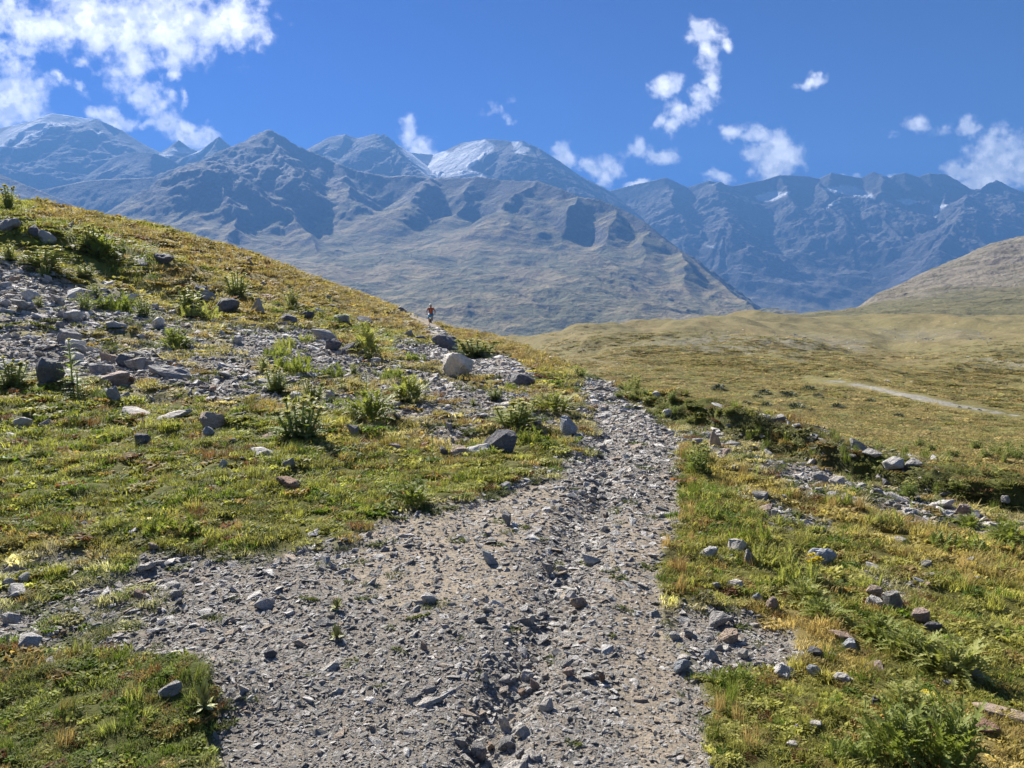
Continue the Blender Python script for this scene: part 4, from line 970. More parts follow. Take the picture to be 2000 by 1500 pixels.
 (1738,956,24,30,'dark',1.1,'stone','upright black stone on the right scree'),
 (1630,946,32,18,'pale',.7,'stone','white stone left of the upright black stone'),
 (1600,938,34,16,'mid',.6,'stone','grey stone on the middle of the right scree'),
 (1842,990,54,18,'pale',.5,'slab','pale rocks edge left of the pinkish boulder'),
 (1880,1004,38,24,'tan',.8,'boulder','pinkish boulder at the right scree'),
 (1910,1018,34,18,'dark',.6,'stone','dark stone right of the pinkish boulder'),
 (1780,916,46,22,'mid',.7,'boulder','grey boulder set in the turf bank'),
 (1740,912,40,20,'pale',.6,'slab','pale slab against the turf bank'),
 (1672,878,34,22,'mid',.7,'boulder','veined grey rock at the turf lip'),
 (1700,890,34,14,'mid',.5,'slab','low slab right of the veined grey rock'),
 (1525,822,40,14,'mid',.6,'boulder','grey rock on top of the turf bank'),
 (1390,872,24,34,'tan',.8,'stone','tan upright rock at the left end of the right scree'),
 (1418,890,24,16,'tan',.7,'stone','pinkish stone by the tan upright rock'),
 (1300,812,22,12,'pale',.7,'stone','white stone in the turf at the path bend'),
 (1285,775,22,12,'pale',.7,'stone','pale stone on the bank right of the path bend'),
 (1960,982,24,14,'pale',.7,'stone','white stone beyond the right scree'),
 (670,632,34,16,'mid',.7,'boulder','grey rock on the grassy slope above the black-faced block'),
 (706,634,44,22,'dark',.6,'boulder','dark low boulder on the grassy slope below the trail'),
 (784,614,26,18,'dark',.8,'boulder','dark rock at the upper end of the trail'),
 (650,606,22,12,'dark',.8,'stone','small dark stone high on the grassy slope'),
 (592,626,34,30,'dark',.8,'boulder','dark cracked boulder right of the stump-like stone'),
 (560,630,44,18,'dark',.5,'boulder','low dark boulder below the stump-like stone'),
 (800,660,26,16,'mid',.8,'stone','grey stone left of the long dark boulder'),
 (820,668,26,14,'dark',.8,'stone','dark stone touching the long dark boulder'),
]
cache = {}
for k, (u, v, w, h, tone, fl, cat, lab) in enumerate(ROCKS):
    big = w * h > 900
    fk = 'slab' if fl < .55 else 'block'
    key = (tone, fk, k if big else k % 3, big)
    if key not in cache:
        cache[key] = hull_rock('rock', 400 + len(cache), RM[tone], flat=.42 if fk == 'slab' else .85, n=18 if big else 14, sub=2 if big else 1, rough=.07 if big else .04)
    me = cache[key]; co = np.array([vv.co for vv in me.vertices]); dims = co.max(0) - co.min(0)
    o = put(bpy.data.objects.new(cat if cat != 'stone' else 'stone', me))
    place(o, u, v, w * (.86 if big else .95), h * (.86 if big else .95) * (.82 if tone == 'dark' else 1), dims, .85, .34)
    tag(o, lab, cat)
# more single stones, by zone
gen = [hull_rock('rock', 600 + i, M_stone, flat=.6 if i % 2 else .4, n=15, sub=1, rough=.04) for i in range(8)]
ZONES = [
 ('slabby grey stone on the upper left scree, smaller than the boulders', 'stones of the upper left scree', 22, [(0,520),(140,540),(330,610),(420,640),(200,650),(0,640)], (16,36)),
 ('flat grey stone on the lower left scree above the green turf', 'stones of the lower left scree', 24, [(0,660),(240,690),(420,730),(560,780),(420,790),(200,765),(0,750)], (16,38)),
 ('grey stone on the slope between the thistles', 'stones between the thistles', 22, [(430,650),(720,700),(1000,740),(1120,790),(1100,850),(900,860),(640,850),(520,780)], (12,30)),
 ('small stone showing through the grass of the upper slope', 'stones of the upper slope', 12, [(150,450),(500,540),(760,620),(700,660),(430,560),(200,500)], (10,24)),
 ('little pale stone lying in the green turf left of the path', 'stones in the left turf', 16, [(320,840),(860,860),(900,930),(700,1000),(300,1000),(200,880)], (8,20)),
 ('pale stone on the gravel strip at the lower left', 'stones of the left gravel strip', 14, [(60,1170),(300,1150),(500,1160),(420,1280),(200,1290),(60,1230)], (12,28)),
 ('angular grey stone in the stony channel of the path', 'stones of the path channel', 32, [(1170,860),(1220,960),(1210,1080),(1180,1200),(1090,1330),(1080,1490),(890,1490),(960,1330),(1010,1220),(1070,1080),(1130,960)], (14,30)),
 ('white or grey stone on the scree right of the path', 'stones of the right scree', 26, [(1350,860),(1500,885),(1700,925),(1850,990),(1990,1020),(1990,1050),(1800,1020),(1600,990),(1440,960)], (12,30)),
 ('small pale stone in the turf right of the path', 'stones in the right turf', 18, [(1380,1000),(1980,1060),(1980,1200),(1700,1260),(1560,1360),(1400,1290),(1340,1120)], (10,24)),
]
def inpoly(u, v, poly):
    c = False
    for i in range(len(poly)):
        (x0, y0), (x1, y1) = poly[i], poly[i - 1]
        if (y0 > v) != (y1 > v) and u < (x1 - x0) * (v - y0) / (y1 - y0) + x0: c = not c
    return c
for lab, grp, cnt, poly, (smin, smax_) in ZONES:
    xs, ys = [p[0] for p in poly], [p[1] for p in poly]; c = 0
    while c < cnt:
        u, v = random.uniform(min(xs), max(xs)), random.uniform(min(ys), max(ys))
        if not inpoly(u, v, poly): continue
        w = smin + (smax_ - smin) * random.random() ** 2.2; me = random.choice(gen); co = np.array([vv.co for vv in me.vertices]); dims = co.max(0) - co.min(0)
        o = put(bpy.data.objects.new('stone', me)); place(o, u, v, w, w * random.uniform(.4, .75), dims, random.uniform(.7, 1.1), .25, yaw=random.uniform(-1, 1))
        tag(o, lab, 'stone', grp); c += 1

# ------------------------------------------------------------------ plants
M_th = m_leaf('thistle_leaf', [(.16, .20, .035), (.26, .29, .06), (.17, .22, .05), (.38, .38, .12)], .45)
M_thy = m_leaf('pale_thistle_leaf', [(.30, .34, .09), (.40, .41, .13), (.24, .30, .08)], .5)
M_head = m_leaf('thistle_head', [(.52, .50, .22), (.60, .56, .30), (.42, .40, .16)], .4)
M_stem = m_plain('plant_stem', (.32, .34, .13)); M_moss = m_leaf('moss', [(.16, .13, .05), (.10, .09, .035), (.20, .17, .06)], .2)
M_yel = m_leaf('yellow_petal', [(.62, .46, .03), (.72, .58, .05)], .3); M_pur = m_leaf('purple_petal', [(.16, .10, .55), (.22, .12, .6)], .3)
M_jun = m_leaf('juniper', [(.035, .06, .025), (.05, .08, .03), (.03, .045, .02)], .15); M_straw = m_leaf('straw_leaf', [(.40, .30, .12), (.30, .24, .08)], .3)
class Geo:
    def __init__(s): s.V = []; s.F = []
    def leaf(s, o, az, L, W, el, droop, lobes=5, r=random):
        d = Vector((math.cos(az), math.sin(az), 0)); sd = Vector((-math.sin(az), math.cos(az), 0)); p = Vector(o); e = el; n = lobes + 1; mid = []
        for i in range(n + 1):
            mid.append((p.copy(), e)); st = L / n; p = p + (d * math.cos(e) + Vector((0, 0, 1)) * math.sin(e)) * st; e -= droop / n
        for i in range(n):
            a, ea = mid[i]; b, _ = mid[i + 1]; t = (i + .5) / n; w = W * math.sin(math.pi * min(.97, t * .85 + .12)) ** .8
            k = len(s.V); c = (a + b) / 2
            fold = Vector((0, 0, 1)) * w * .25
            s.V += [tuple(a + sd * w * .12), tuple(b + sd * w * .10), tuple(c + sd * w * r.uniform(.8, 1.15) + (b - a) * .55 + fold), tuple(a - sd * w * .12), tuple(b - sd * w * .10), tuple(c - sd * w * r.uniform(.8, 1.15) + (b - a) * .55 + fold)]
            s.F += [(k, k + 1, k + 2), (k + 4, k + 3, k + 5), (k + 3, k + 4, k + 1, k)]
    def tube(s, pts, r0, r1, sides=4):
        k0 = len(s.V); n = len(pts)
        for i, p in enumerate(pts):
            rr = r0 + (r1 - r0) * i / (n - 1)
            for q in range(sides):
                a = q / sides * 6.283; s.V.append((p[0] + rr * math.cos(a), p[1] + rr * math.sin(a), p[2]))
        for i in range(n - 1):
            for q in range(sides):
                a = k0 + i * sides + q; b = k0 + i * sides + (q + 1) % sides; s.F.append((a, b, b + sides, a + sides))
    def head(s, c, R0, r=random, n=16):
        for i in range(n):
            az = r.random() * 6.283; el = r.uniform(-.2, 1.4); d = Vector((math.cos(az) * math.cos(el), math.sin(az) * math.cos(el), math.sin(el))); sd = Vector((-math.sin(az), math.cos(az), 0)) * R0 * .28
            k = len(s.V); o = Vector(c); s.V += [tuple(o + sd * .6), tuple(o - sd * .6), tuple(o + d * R0 * .6 - sd), tuple(o + d * R0 * .6 + sd), tuple(o + d * R0 * r.uniform(.9, 1.4))]
            s.F += [(k, k + 1, k + 2, k + 3), (k + 3, k + 2, k + 4)]
    def mesh(s, name, mat):
        me = bpy.data.meshes.new(name); me.from_pydata(s.V, [], s.F); me.materials.append(mat); return me
def norm_parts(parts):
    """scale a plant's parts together so it is 1 wide and 1 high"""
    co = np.array([v for g, *_ in parts for v in g.V]); w = max(np.percentile(np.abs(co[:, 0]), 97), np.percentile(np.abs(co[:, 1]), 97)) * 2; h = np.percentile(co[:, 2], 98.5)
    for g, *_ in parts: g.V = [(x / w, y / w, z / h) for x, y, z in g.V]
    return [(nm, g.mesh(nm, mt)) for g, nm, mt in parts if g.V]
def plant_proto(kind, seed):
    r = random.Random(seed); L, S, H = Geo(), Geo(), Geo(); HS = []; lm, hm_ = M_th, M_head
    if kind == 'bush':
        for _ in range(95):
            a = r.random() * 6.283; d = r.random() ** .6 * .26; o = (d * math.cos(a), d * math.sin(a), r.uniform(0, .3) * (1 - d * 1.5)); L.leaf(o, a + r.uniform(-.7, .7), r.uniform(.22, .42), r.uniform(.05, .085), r.uniform(.3, 1.35), r.uniform(.6, 1.5), 6, r)
        for _ in range(6):
            a = r.random() * 6.283; S.tube([(0, 0, 0), (.08 * math.cos(a), .08 * math.sin(a), .25), (.15 * math.cos(a), .15 * math.sin(a), .42)], .012, .008)
            for q in range(9): L.leaf((.15 * math.cos(a) * q / 9, .15 * math.sin(a) * q / 9, .15 + .3 * q / 9), r.random() * 6.283, .16, .04, r.uniform(.4, 1.2), .8, 4, r)
            h1 = Geo(); h1.head((.15 * math.cos(a), .15 * math.sin(a), .46), .03, r, 8); HS.append(h1)
        hm_ = M_thy
    if kind in ('thistle', 'spire'):
        ns = 9 if kind == 'thistle' else 1; lm = M_thy
        for _ in range(ns):
            a = r.random() * 6.283; sp = r.uniform(.05, .30) if ns > 1 else .03; h = r.uniform(.5, .8) if ns > 1 else .9
            tip = (sp * math.cos(a), sp * math.sin(a), h); S.tube([(tip[0] * .4, tip[1] * .4, 0), (tip[0] * .7, tip[1] * .7, h * .5), tip], .014, .009)
            for q in range(18):
                t = .10 + .87 * q / 18; L.leaf((tip[0] * (.4 + .6 * t), tip[1] * (.4 + .6 * t), h * t), q * 2.4 + r.random(), .26 * (1.1 - t * .7), .055 * (1.1 - t * .5), r.uniform(.3, 1.0), r.uniform(.3, 1.0), 5, r)
            h1 = Geo(); HS.append(h1)
            for q in range(4): h1.head((tip[0] + r.uniform(-.015, .015), tip[1] + r.uniform(-.015, .015), h + r.uniform(-.01, .02)), .055 if ns > 1 else .045, r, 12)
        for _ in range(26 if ns > 1 else 10): L.leaf((0, 0, .02), r.random() * 6.283, r.uniform(.2, .34), .065, r.uniform(.1, .8), .9, 6, r)
    if kind == 'fern':
        for _ in range(80):
            o = (r.uniform(-.42, .42), r.uniform(-.22, .22), 0); L.leaf(o, r.random() * 6.283, r.uniform(.14, .26), r.uniform(.035, .06), r.uniform(.3, 1.2), r.uniform(.8, 1.6), 6, r)
        S.tube([(-.3, 0, 0), (-.28, 0, .08), (-.25, 0, .13)], .008, .005)
    if kind == 'moss':
        lm = M_moss
        for _ in range(260):
            a = r.random() * 6.283; e = math.asin(r.random()); d = Vector((math.cos(a) * math.cos(e), math.sin(a) * math.cos(e), math.sin(e) * .6)) * .4; L.leaf(tuple(d), a, .10, .012, e, .4, 1, r)
        S.head((0, 0, .1), .3, r, 30)
    if kind == 'juniper':
        lm = M_jun
        for _ in range(170):
            a = r.random() * 6.283; e = math.asin(r.random()); q = r.uniform(.5, 1); d = Vector((math.cos(a) * math.cos(e), math.sin(a) * math.cos(e), math.sin(e) * .7)) * .42 * q; L.leaf(tuple(d), a + r.uniform(-1, 1), .16, .05, e * .8, .3, 2, r)
        S.tube([(0, 0, 0), (0, 0, .15), (.03, 0, .3)], .03, .015)
    if kind == 'yellow':
        lm = M_thy; hm_ = M_yel
        for _ in range(5):
            a = r.random() * 6.283; sp = r.uniform(.02, .12); h = r.uniform(.4, .75); tip = (sp * math.cos(a), sp * math.sin(a), h); S.tube([(0, 0, 0), (tip[0] * .6, tip[1] * .6, h * .5), tip], .010, .006)
            for q in range(7): L.leaf((tip[0] * q / 8, tip[1] * q / 8, h * q / 8), r.random() * 6.283, .16, .04, .7, .8, 3, r)
            h1 = Geo(); HS.append(h1)
            for q in range(4): h1.head((tip[0] + r.uniform(-.02, .02), tip[1] + r.uniform(-.02, .02), h + r.uniform(-.03, .02)), .055, r, 14)
    if kind in ('dandelion', 'bellflower'):
        hm_ = M_yel if kind == 'dandelion' else M_pur
        S.tube([(0, 0, 0), (.03, 0, .4), (.02, 0, .8)], .03, .02); 
        for q in range(26 if kind == 'dandelion' else 10): H.leaf((.02, 0, .8), q * .65 + r.random() * .2, .42 if kind == 'dandelion' else .3, .07, .25 if kind == 'dandelion' else -.6, .2, 1, r)
        for q in range(5): L.leaf((0, 0, 0), q * 1.26, .4, .1, .2, .3, 3, r)
    return norm_parts([(L, 'foliage', lm), (S, 'stem', M_stem), (H, 'flower_head', hm_)] + [(h1, 'flower_head', hm_) for h1 in HS])
PROTO = {}
def plant(name, kind, u, v, w, h, lab, cat, group=None, var=None, yaw=None, ground=None, meters=None):
    key = (kind, (var if var is not None else random.randrange(3)))
    if key not in PROTO: PROTO[key] = plant_proto(kind, 900 + 10 * len(PROTO))
    root = put(bpy.data.objects.new(name, None)); root.empty_display_size = .05
    if ground: x, y, z = ground
    else: x, y, z, i, j = ground_at(u, v)
    m = y / F; root.location = (x, y, z - .01); root.scale = (w * m, w * m * .9, h * m); root.rotation_euler = (0, 0, random.uniform(0, 6.28) if yaw is None else yaw)
    for nm, me in PROTO[key]:
        if nm == 'flower_head' and kind == 'fern': continue
        c = put(bpy.data.objects.new(nm, me)); c.parent = root
    return tag(root, lab, cat, group)
PLANTS = [
 ('thistle_bush','bush',715,698,62,64,'dark green bush behind the black-faced block'),
 ('thistle_bush','bush',722,824,104,62,'large dark green thistle bush under a pale spire, in the middle of the slope'),
 ('thistle','spire',716,800,34,74,'pale spire rising out of the large dark green thistle bush'),
 ('thistle_bush','bush',796,786,92,52,'round green bush left of the big pale boulder'),
 ('thistle','thistle',582,858,96,78,'leafy yellow-green thistle at the upper edge of the turf'),
 ('thistle_bush','bush',342,684,66,40,'green thistle on the left scree'),('thistle','spire',350,676,22,52,'slim spire behind the green thistle on the left scree'),
 ('thistle','thistle',362,612,76,50,'bright green thistle in front of the slope outcrop'),
 ('thistle','thistle',463,580,46,44,'pale-topped thistle right of the slope outcrop'),('thistle','thistle',571,602,36,36,'small pale-topped thistle below the orange grass'),
 ('thistle_bush','bush',196,504,74,36,'dark bush high on the grassy slope'),('thistle','thistle',178,494,60,46,'pale thistle stems rising behind the dark bush'),
 ('thistle','thistle',82,528,86,44,'row of pale thistles under the dark ledge'),('thistle','thistle',20,510,36,36,'pale thistle at the left edge under the ledge'),
 ('thistle','thistle',15,412,40,44,'thistle bush on the crest at the far left'),('herb_patch','fern',205,608,96,34,'low green herb patch on the upper scree'),
 ('herb_patch','fern',388,622,78,26,'yellow-green herb patch below the bright green thistle'),
 ('thistle','spire',142,748,60,84,'tall thistle beside the black pyramid-shaped boulder'),('thistle','thistle',22,756,66,56,'leafy thistle at the left edge of the scree'),
 ('thistle','spire',150,780,54,50,'thistle seedling with a yellow tip under the black pyramid'),
 ('herb_patch','fern',568,728,78,34,'low green patch on the grey scree'),('thistle','thistle',930,700,92,34,'row of yellow blooming thistles below the trail'),
 ('thistle','thistle',1000,838,104,54,'pale yellow thistles behind the rough dark boulder'),('thistle_bush','bush',1085,806,96,38,'green bush at the left edge of the path bend'),
 ('herb_patch','fern',1025,868,64,34,'green herb patch right of the rough dark boulder'),
 ('thistle','spire',842,896,26,56,'yellow-green spire left of the pinkish flat stone'),('thistle','spire',756,962,30,82,'leaning weed stalk at the edge of the turf'),
 ('thistle_bush','bush',800,988,84,46,'green thistle rosette beside the path gravel'),('herb_patch','fern',640,740,60,26,'small herb patch above the thistle spire'),
 ('thistle','thistle',540,770,60,50,'pale thistle among white rocks on the scree'),('thistle','thistle',610,786,50,44,'pale thistle right of the white rocks'),
 ('thistle','thistle',1238,756,34,30,'pale thistle on the crest right of the path'),('thistle','thistle',1132,740,26,22,'small thistle at the top of the path'),
 ('thistle','thistle',1362,926,52,62,'yellow-green tuft at the right edge of the path'),('thistle','spire',1476,944,30,56,'slim pale thistle on the right scree'),
 ('thistle','spire',1498,862,22,22,'small thistle under the shaded turf bank'),('thistle','thistle',1775,972,44,38,'bright yellow-green plant right of the upright black stone'),
 ('thistle','thistle',1875,968,42,28,'thistle on the straw slope beyond the right scree'),('thistle','spire',1776,1004,24,36,'slim thistle in front of the bright yellow-green plant'),
 ('thistle_bush','bush',1892,1034,56,30,'green bush below the pinkish boulder'),('thistle_bush','bush',1968,1062,86,44,'green bush at the right edge'),
 ('herb_patch','fern',1860,1072,110,34,'long low herb patch left of the green bush at the right edge'),('herb_patch','fern',1630,988,56,26,'low herb patch on the right scree'),
 ('herb_patch','fern',1462,1064,90,44,'upper end of the fern row right of the path'),('herb_patch','fern',1508,1106,90,48,'middle of the fern row right of the path'),('herb_patch','fern',1552,1142,84,50,'lower end of the fern row right of the path'),
 ('flower_plant','yellow',1592,1138,40,56,'yellow flowering plant in the right turf'),('thistle_bush','bush',1570,1178,84,52,'dark bush under the yellow flowering plant'),('thistle_bush','bush',1612,1212,90,44,'low dark bush in shade right of the tan pointed stone'),
 ('herb_patch','fern',1545,1032,50,24,'small herb patch above the striated slab'),('thistle_bush','bush',1742,1478,150,110,'left half of the big thistle clump at the bottom right'),
 ('thistle_bush','bush',1840,1500,170,140,'right half of the big thistle clump at the bottom right'),('thistle_bush','bush',1775,1285,130,64,'leafy thistle below the rounded tan rock'),
 ('thistle_bush','bush',1852,1322,140,84,'leafy thistle left of the grey pointed rock'),('thistle_bush','bush',1716,1245,90,46,'leafy thistle under the rock group'),
 ('thistle_bush','bush',1770,1392,120,62,'thistle under the yellow flower'),('thistle','spire',1690,1400,44,46,'young thistle beside the striped dark stone'),('herb_patch','fern',1660,1480,110,40,'low herbs left of the big thistle clump'),
 ('herb_patch','fern',330,1036,104,34,'leafy patch with yellow flowers in the left turf'),('herb_patch','fern',1420,1330,90,30,'grassy herb patch below the smooth blue-grey stone'),
 ('moss_cushion','moss',657,1192,38,26,'green brown moss cushion on the gravel'),('moss_cushion','moss',655,1250,42,30,'brown moss cushion below the green one'),('moss_cushion','moss',400,1392,70,56,'yellow mossy lip of the grass mound'),
 ('wildflower','dandelion',287,1022,22,12,'left yellow flower of the leafy patch'),('wildflower','dandelion',334,1042,18,16,'right yellow flower of the leafy patch'),
 ('wildflower','dandelion',1808,1372,28,26,'yellow flower above the big thistle clump'),('wildflower','bellflower',403,1016,8,10,'tiny purple flower right of the leafy patch'),
 ('wildflower','bellflower',565,980,8,10,'tiny purple flower under the rusty stone'),('wildflower','bellflower',227,966,8,9,'tiny purple flower in the middle of the left turf'),
 ('wildflower','bellflower',1556,1424,11,14,'purple flower near the bent white stone'),('wildflower','bellflower',1975,1415,8,10,'tiny purple flower by the long flat slab'),
]
for nm, kd, u, v, w, h, lab in PLANTS:
    plant(nm, kd, u, v, w, h * 1.05, lab, {'thistle_bush': 'bush', 'thistle': 'thistle', 'herb_patch': 'herbs', 'moss_cushion': 'moss', 'wildflower': 'flower', 'flower_plant': 'flower'}[nm], yaw=0.0 if kd == 'fern' else None)
def many(name, kind, cnt, poly, wr, ratio, lab, grp, cat):
    xs, ys = [p[0] for p in poly], [p[1] for p in poly]; c = 0
    while c < cnt:
        u, v = random.uniform(min(xs), max(xs)), random.uniform(min(ys), max(ys))
        if not inpoly(u, v, poly): continue
        w = random.uniform(*wr); plant(name, kind, u, v, w, w * ratio * random.uniform(.7, 1.3), lab, cat, grp); c += 1
many('thistle', 'thistle', 16, [(1180,752),(1300,778),(1450,812),(1460,820),(1300,800),(1200,780)], (12, 24), .8, 'small thistle growing along the turf bank right of the path bend', 'thistles on the turf bank', 'thistle')
many('thistle', 'thistle', 16, [(430,640),(760,700),(1100,780),(1080,840),(800,830),(560,800)], (16, 36), .9, 'small yellow-green thistle dotted over the middle of the slope', 'small thistles of the slope', 'thistle')
many('herb_patch', 'fern', 18, [(600,640),(1120,740),(1130,880),(900,940),(500,930),(300,800)], (26, 60), .4, 'low green herb patch between the stones of the slope', 'herb patches of the slope', 'herbs')
many('thistle', 'spire', 12, [(1350,860),(1700,930),(1950,1040),(1700,1060),(1380,1000)], (14, 26), 1.5, 'slim pale thistle dotted over the right scree', 'thistles of the right scree', 'thistle')
many('herb_patch', 'fern', 16, [(1360,960),(1980,1070),(1980,1180),(1700,1230),(1380,1200)], (30, 70), .4, 'low green herb patch in the turf right of the path', 'herb patches of the right turf', 'herbs')
many('thistle', 'thistle', 8, [(0,480),(400,590),(500,640),(300,660),(0,600)], (18, 34), 1.0, 'small pale thistle on the upper left scree', 'thistles of the upper scree', 'thistle')
def meadow_at(u, v):
    j = int(np.clip(np.searchsorted(muq, u), 1, len(muq) - 2)); a = np.abs(MV[:, j] - v) + (MY[:, j] < 16) * 1e3 + (MY[:, j] > 300) * 1e3; i = int(a.argmin()); return MX[i, j], MY[i, j], MZ[i, j]
for u, v, w in [(1708,785,20),(1722,791,12),(1740,788,16),(1749,796,10),(1582,762,26),(1545,775,30),(1530,768,14),(1495,770,26),(1408,764,34),(1600,776,22),(1655,782,14),(1640,800,30),(1500,795,26),(1760,815,22),(1690,812,18),(1800,823,16),(1460,790,20),(1560,800,34),(1480,778,20),(1840,818,12),(1590,806,20),(1340,790,14),(1880,796,8),(1900,799,8),(1922,802,9)]:
    g = meadow_at(u, v)
    plant('juniper_shrub', 'juniper', u, v, w * 1.1, w * .38, 'dark low shrub on the sunlit meadow below the right-hand road', 'shrub', 'dark shrubs of the meadow', ground=g)
for k in range(46):
    u = 1640 + k * 9 + random.uniform(-9, 9); v = 868 + (u - 1640) * .085 + random.uniform(-12, 12); j = int(np.clip(np.searchsorted(muq, u), 1, len(muq) - 2)); Y = random.uniform(19, 27); i = int(np.argmin(np.abs(MY[:, j] - Y)))
    plant('thistle', 'thistle', u, v, random.uniform(16, 28), random.uniform(15, 24), 'pale yellow thistle in the band beyond the turf bank', 'thistle', 'thistles beyond the turf bank', ground=(MX[i, j], MY[i, j], MZ[i, j]))
bl = hull_rock('rock', 777, M_pale, flat=.8, n=14, sub=1, rough=.03)
for u, v, w, lab in [(1735,746,9,'pale boulder just above the meadow road'),(1858,752,6,'small pale boulder on the meadow slope above the road'),(1890,698,5,'far pale boulder on the right meadow'),(1806,652,6,'tiny pale boulder on the meadow horizon band')]:
    x, y, z = meadow_at(u, v); o = put(bpy.data.objects.new('boulder', bl)); m = y / F; o.location = (x, y, z - .05); o.scale = (w * m, w * m, w * m * .8); tag(o, lab, 'boulder')
# ------------------------------------------------------------------ the rider and the bicycle
def tube_mesh(name, paths, mat, sides=8):
    bm = bmesh.new()
    for pts, rad in paths:
        pts = [Vector(p) for p in pts]; rings = []
        closed = (pts[0] - pts[-1]).length < 1e-6
        if closed: pts = pts[:-1]
        n = len(pts)
        for i, p in enumerate(pts):
            t = (pts[(i + 1) % n] - pts[i - 1]) if closed else (pts[min(i + 1, n - 1)] - pts[max(i - 1, 0)]); t.normalize()
            a = t.cross(Vector((0.02, 1, .3))).normalized() if abs(t.y) < .9 else t.cross(Vector((1, .02, 0))).normalized(); b = t.cross(a)
            rr = rad[i] if isinstance(rad, (list, tuple)) else rad
            rings.append([bm.verts.new(p + (a * math.cos(q / sides * 6.2832) + b * math.sin(q / sides * 6.2832)) * rr) for q in range(sides)])
        for i in range(n if closed else n - 1):
            for q in range(sides): bm.faces.new((rings[i][q], rings[i][(q + 1) % sides], rings[(i + 1) % n][(q + 1) % sides], rings[(i + 1) % n][q]))
        if not closed: bm.faces.new(rings[0][::-1]); bm.faces.new(rings[-1])
    me = bpy.data.meshes.new(name); bm.to_mesh(me); bm.free(); me.materials.append(mat)
    for p in me.polygons: p.use_smooth = True
    return me
M_skin = m_plain('skin', (.42, .25, .17)); M_vest = m_plain('orange_top', (.55, .13, .05)); M_strap = m_plain('strap', (.03, .03, .035)); M_blue2 = m_plain('blue_cloth', (.05, .22, .42))
M_white = m_plain('white_shell', (.8, .8, .78), .4); M_black = m_plain('black_rubber', (.02, .02, .02), .7); M_metal = m_plain('dark_frame', (.05, .06, .07), .35, .5); M_silver = m_plain('alloy', (.5, .5, .5), .3, .5); M_hair = m_plain('hair', (.05, .03, .02))
x, y, z = RIDER[0], RIDER[1], 0
j = int(np.argmin(np.abs(uq - 843))); i = int(np.argmin(np.abs(HY[:CREST_ROW, j] - y))); z = HZ[i, j]
slope = Vector((0, HY[i + 3, j] - HY[i - 3, j], HZ[i + 3, j] - HZ[i - 3, j])); pitch = math.atan2(slope.z, slope.y)
bike = put(bpy.data.objects.new('mountain_bike', None)); bike.location = (HX[i, j], HY[i, j], z); bike.rotation_euler = (pitch, 0, .06)
tag(bike, 'dark mountain bike ridden down the narrow trail', 'bicycle')
def part(nm, me, parent): o = put(bpy.data.objects.new(nm, me)); o.parent = parent; return o
def circ(cy, cz, r, n=28): return [(0, cy + r * math.cos(a * 6.2832 / n), cz + r * math.sin(a * 6.2832 / n)) for a in range(n)] + [(0, cy + r, cz)]
part('frame', tube_mesh('frame', [([(0, -.38, .82), (0, 0, .33)], .022), ([(0, -.38, .86), (0, .18, .72)], .018), ([(0, .2, .85), (0, 0, .33)], .017), ([(.04, .55, .36), (.03, 0, .33)], .010), ([(-.04, .55, .36), (-.03, 0, .33)], .010), ([(.04, .55, .36), (0, .18, .72)], .009), ([(-.04, .55, .36), (0, .18, .72)], .009)], M_metal), bike)
part('fork', tube_mesh('fork', [([(.06, -.55, .36), (.06, -.42, .72)], .018), ([(-.06, -.55, .36), (-.06, -.42, .72)], .018), ([(-.06, -.42, .72), (.06, -.42, .72)], .018), ([(0, -.42, .72), (0, -.36, .96)], .018)], M_metal), bike)
hb = part('handlebar', tube_mesh('handlebar', [([(-.38, -.36, 1.0), (-.15, -.40, 1.0), (0, -.40, .98), (.15, -.40, 1.0), (.38, -.36, 1.0)], .014)], M_metal), bike)
for s in (-1, 1): part('grip', tube_mesh('grip', [([(s * .28, -.375, 1.0), (s * .39, -.36, 1.0)], .019)], M_black), hb)
part('saddle', tube_mesh('saddle', [([(0, .06, .93), (0, .14, .94), (0, .24, .945), (0, .30, .94)], [.02, .035, .065, .06])], M_black), bike)
part('pedals', tube_mesh('pedals', [([(.05, 0, .33), (.07, .0, .50)], .01), ([(.06, 0, .5), (.17, 0, .5)], .014), ([(-.05, 0, .33), (-.07, 0, .16)], .01), ([(-.06, 0, .16), (-.17, 0, .16)], .014), ([(-.05, 0, .33), (.05, 0, .33)], .012)], M_silver), bike)
for cyy in (-.55, .55):
    w = part('wheel', tube_mesh('tyre', [(circ(cyy, .36, .335), .028)], M_black), bike)
    part('rim', tube_mesh('rim', [(circ(cyy, .36, .30), .010), ([(-.04, cyy, .36), (.04, cyy, .36)], .02)] + [([(0, cyy, .36), (0, cyy + .3 * math.cos(a * .524), .36 + .3 * math.sin(a * .524))], .0016) for a in range(12)], M_silver), w)
bag = part('handlebar_bag', hull_rock('bag', 31, M_blue2, flat=.9, n=30), bike); bag.location = (0, -.52, .80); bag.scale = (.34, .2, .22)
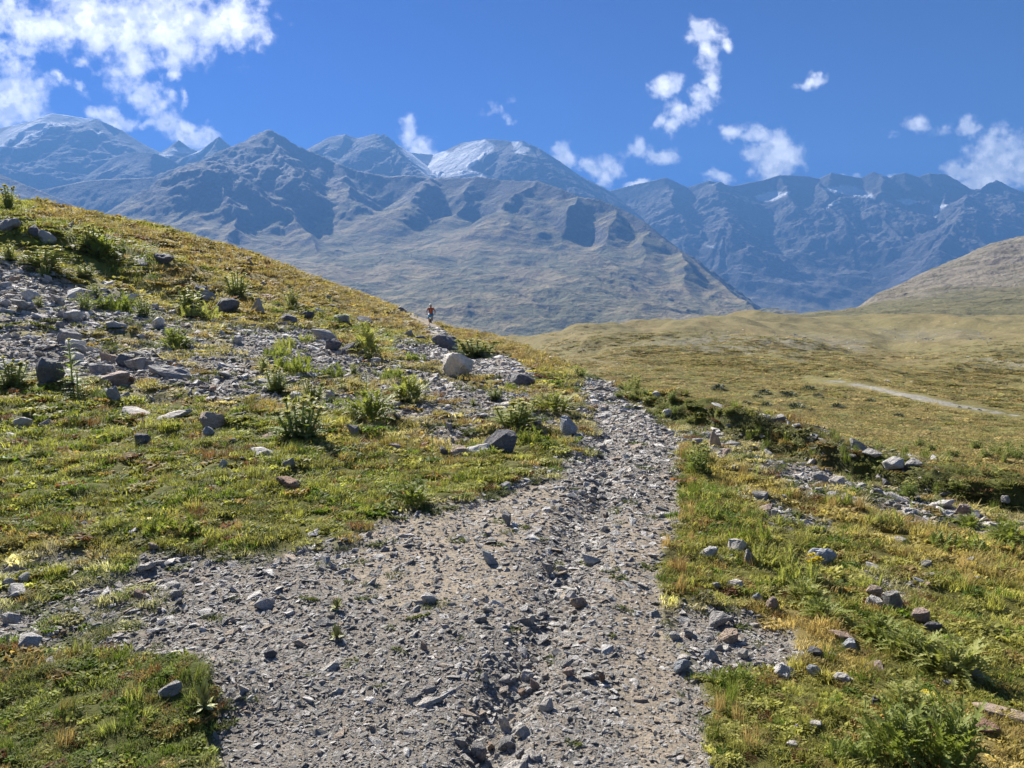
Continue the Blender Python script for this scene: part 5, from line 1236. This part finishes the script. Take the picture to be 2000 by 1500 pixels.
# one skinned body
J = []; E = []; RD = []
def jn(p, r, par=None):
    J.append(p); RD.append(r); k = len(J) - 1
    if par is not None: E.append((par, k))
    return k
pel = jn((0, .20, 1.02), .15); bel = jn((0, .10, 1.18), .135, pel); che = jn((0, -.02, 1.36), .155, bel); nk_ = jn((0, -.09, 1.50), .06, che); hd0 = jn((0, -.13, 1.58), .075, nk_); hd1 = jn((0, -.15, 1.66), .095, hd0); hd2 = jn((0, -.13, 1.74), .07, hd1)
for s in (-1, 1):
    sh = jn((s * .18, -.03, 1.43), .068, che); el = jn((s * .36, -.13, 1.20), .046, sh); wr = jn((s * .34, -.33, 1.05), .030, el); pa = jn((s * .335, -.375, 1.03), .030, wr)
    for f in range(4):
        a = jn((s * (.30 + .023 * f), -.405, 1.025), .010, pa); b = jn((s * (.30 + .023 * f), -.41, .99 + .003 * f), .009, a); jn((s * (.30 + .023 * f), -.385, .975 + .003 * f), .008, b)
    t = jn((s * .295, -.365, 1.005), .011, pa); jn((s * .285, -.385, .985), .009, t)
    hp = jn((s * .09, .18, 1.0), .105, pel); ky = .55 if s > 0 else .0
    kn = jn((s * .15, -.22 if s > 0 else -.12, .86 if s > 0 else .62), .066, hp); an = jn((s * .12, .02, .58 if s > 0 else .24), .042, kn); jn((s * .12, -.12, .54 if s > 0 else .19), .040, an)
me = bpy.data.meshes.new('person'); me.from_pydata(J, E, []); me.update()
person = put(bpy.data.objects.new('person', me)); sk = person.modifiers.new('skin', 'SKIN'); sk.use_smooth_shade = True
if not me.skin_vertices: 
    me.skin_vertices.new() if hasattr(me.skin_vertices, 'new') else None
for q, r in enumerate(RD): me.skin_vertices[0].data[q].radius = (r, r)
me.skin_vertices[0].data[0].use_root = True
ss = person.modifiers.new('smooth', 'SUBSURF'); ss.levels = 1; ss.render_levels = 1
me.materials.append(M_skin); person.location = bike.location; person.rotation_euler = bike.rotation_euler
tag(person, 'person in an orange top, blue shorts and white helmet riding down the trail', 'person')
def shell(nm, pts, mat): return part(nm, tube_mesh(nm, pts, mat, 14), person)
shell('jersey', [([(0, .17, 1.08), (0, .10, 1.18), (0, -.02, 1.36), (0, -.06, 1.46), (0, -.085, 1.50)], [.165, .155, .178, .12, .07]), ([(-.1, -.03, 1.42), (-.19, -.03, 1.43), (-.26, -.07, 1.34)], [.09, .082, .066]), ([(.1, -.03, 1.42), (.19, -.03, 1.43), (.26, -.07, 1.34)], [.09, .082, .066])], M_vest)
shell('shorts', [([(0, .22, .93), (0, .20, 1.02), (0, .16, 1.10)], [.15, .172, .168]), ([(.09, .16, 1.0), (.13, -.08, .92), (.145, -.17, .88)], [.118, .098, .088]), ([(-.09, .16, 1.0), (-.13, -.02, .76), (-.145, -.09, .68)], [.118, .098, .088])], M_blue2)
shell('backpack', [([(0, .22, 1.12), (0, .16, 1.30), (0, .08, 1.47)], [.11, .14, .10])], M_strap)
for s in (-1, 1): shell('strap', [([(s * .09, .02, 1.50), (s * .105, -.14, 1.44), (s * .11, -.20, 1.34), (s * .12, -.08, 1.16)], .022)], M_strap)
hm2 = shell('helmet', [([(0, -.15, 1.68), (0, -.14, 1.72), (0, -.13, 1.77), (0, -.12, 1.80)], [.118, .122, .098, .05])], M_white)
shell('hair', [([(0, -.08, 1.60), (0, -.09, 1.68)], [.08, .098])], M_hair)
shell('nose', [([(0, -.235, 1.66), (0, -.262, 1.635)], [.010, .016])], M_skin)
for s in (-1, 1): shell('shoe', [([(s * .12, .06, .545 if s > 0 else .205), (s * .12, -.05, .53 if s > 0 else .19), (s * .12, -.17, .525 if s > 0 else .18)], [.04, .05, .036])], M_black)
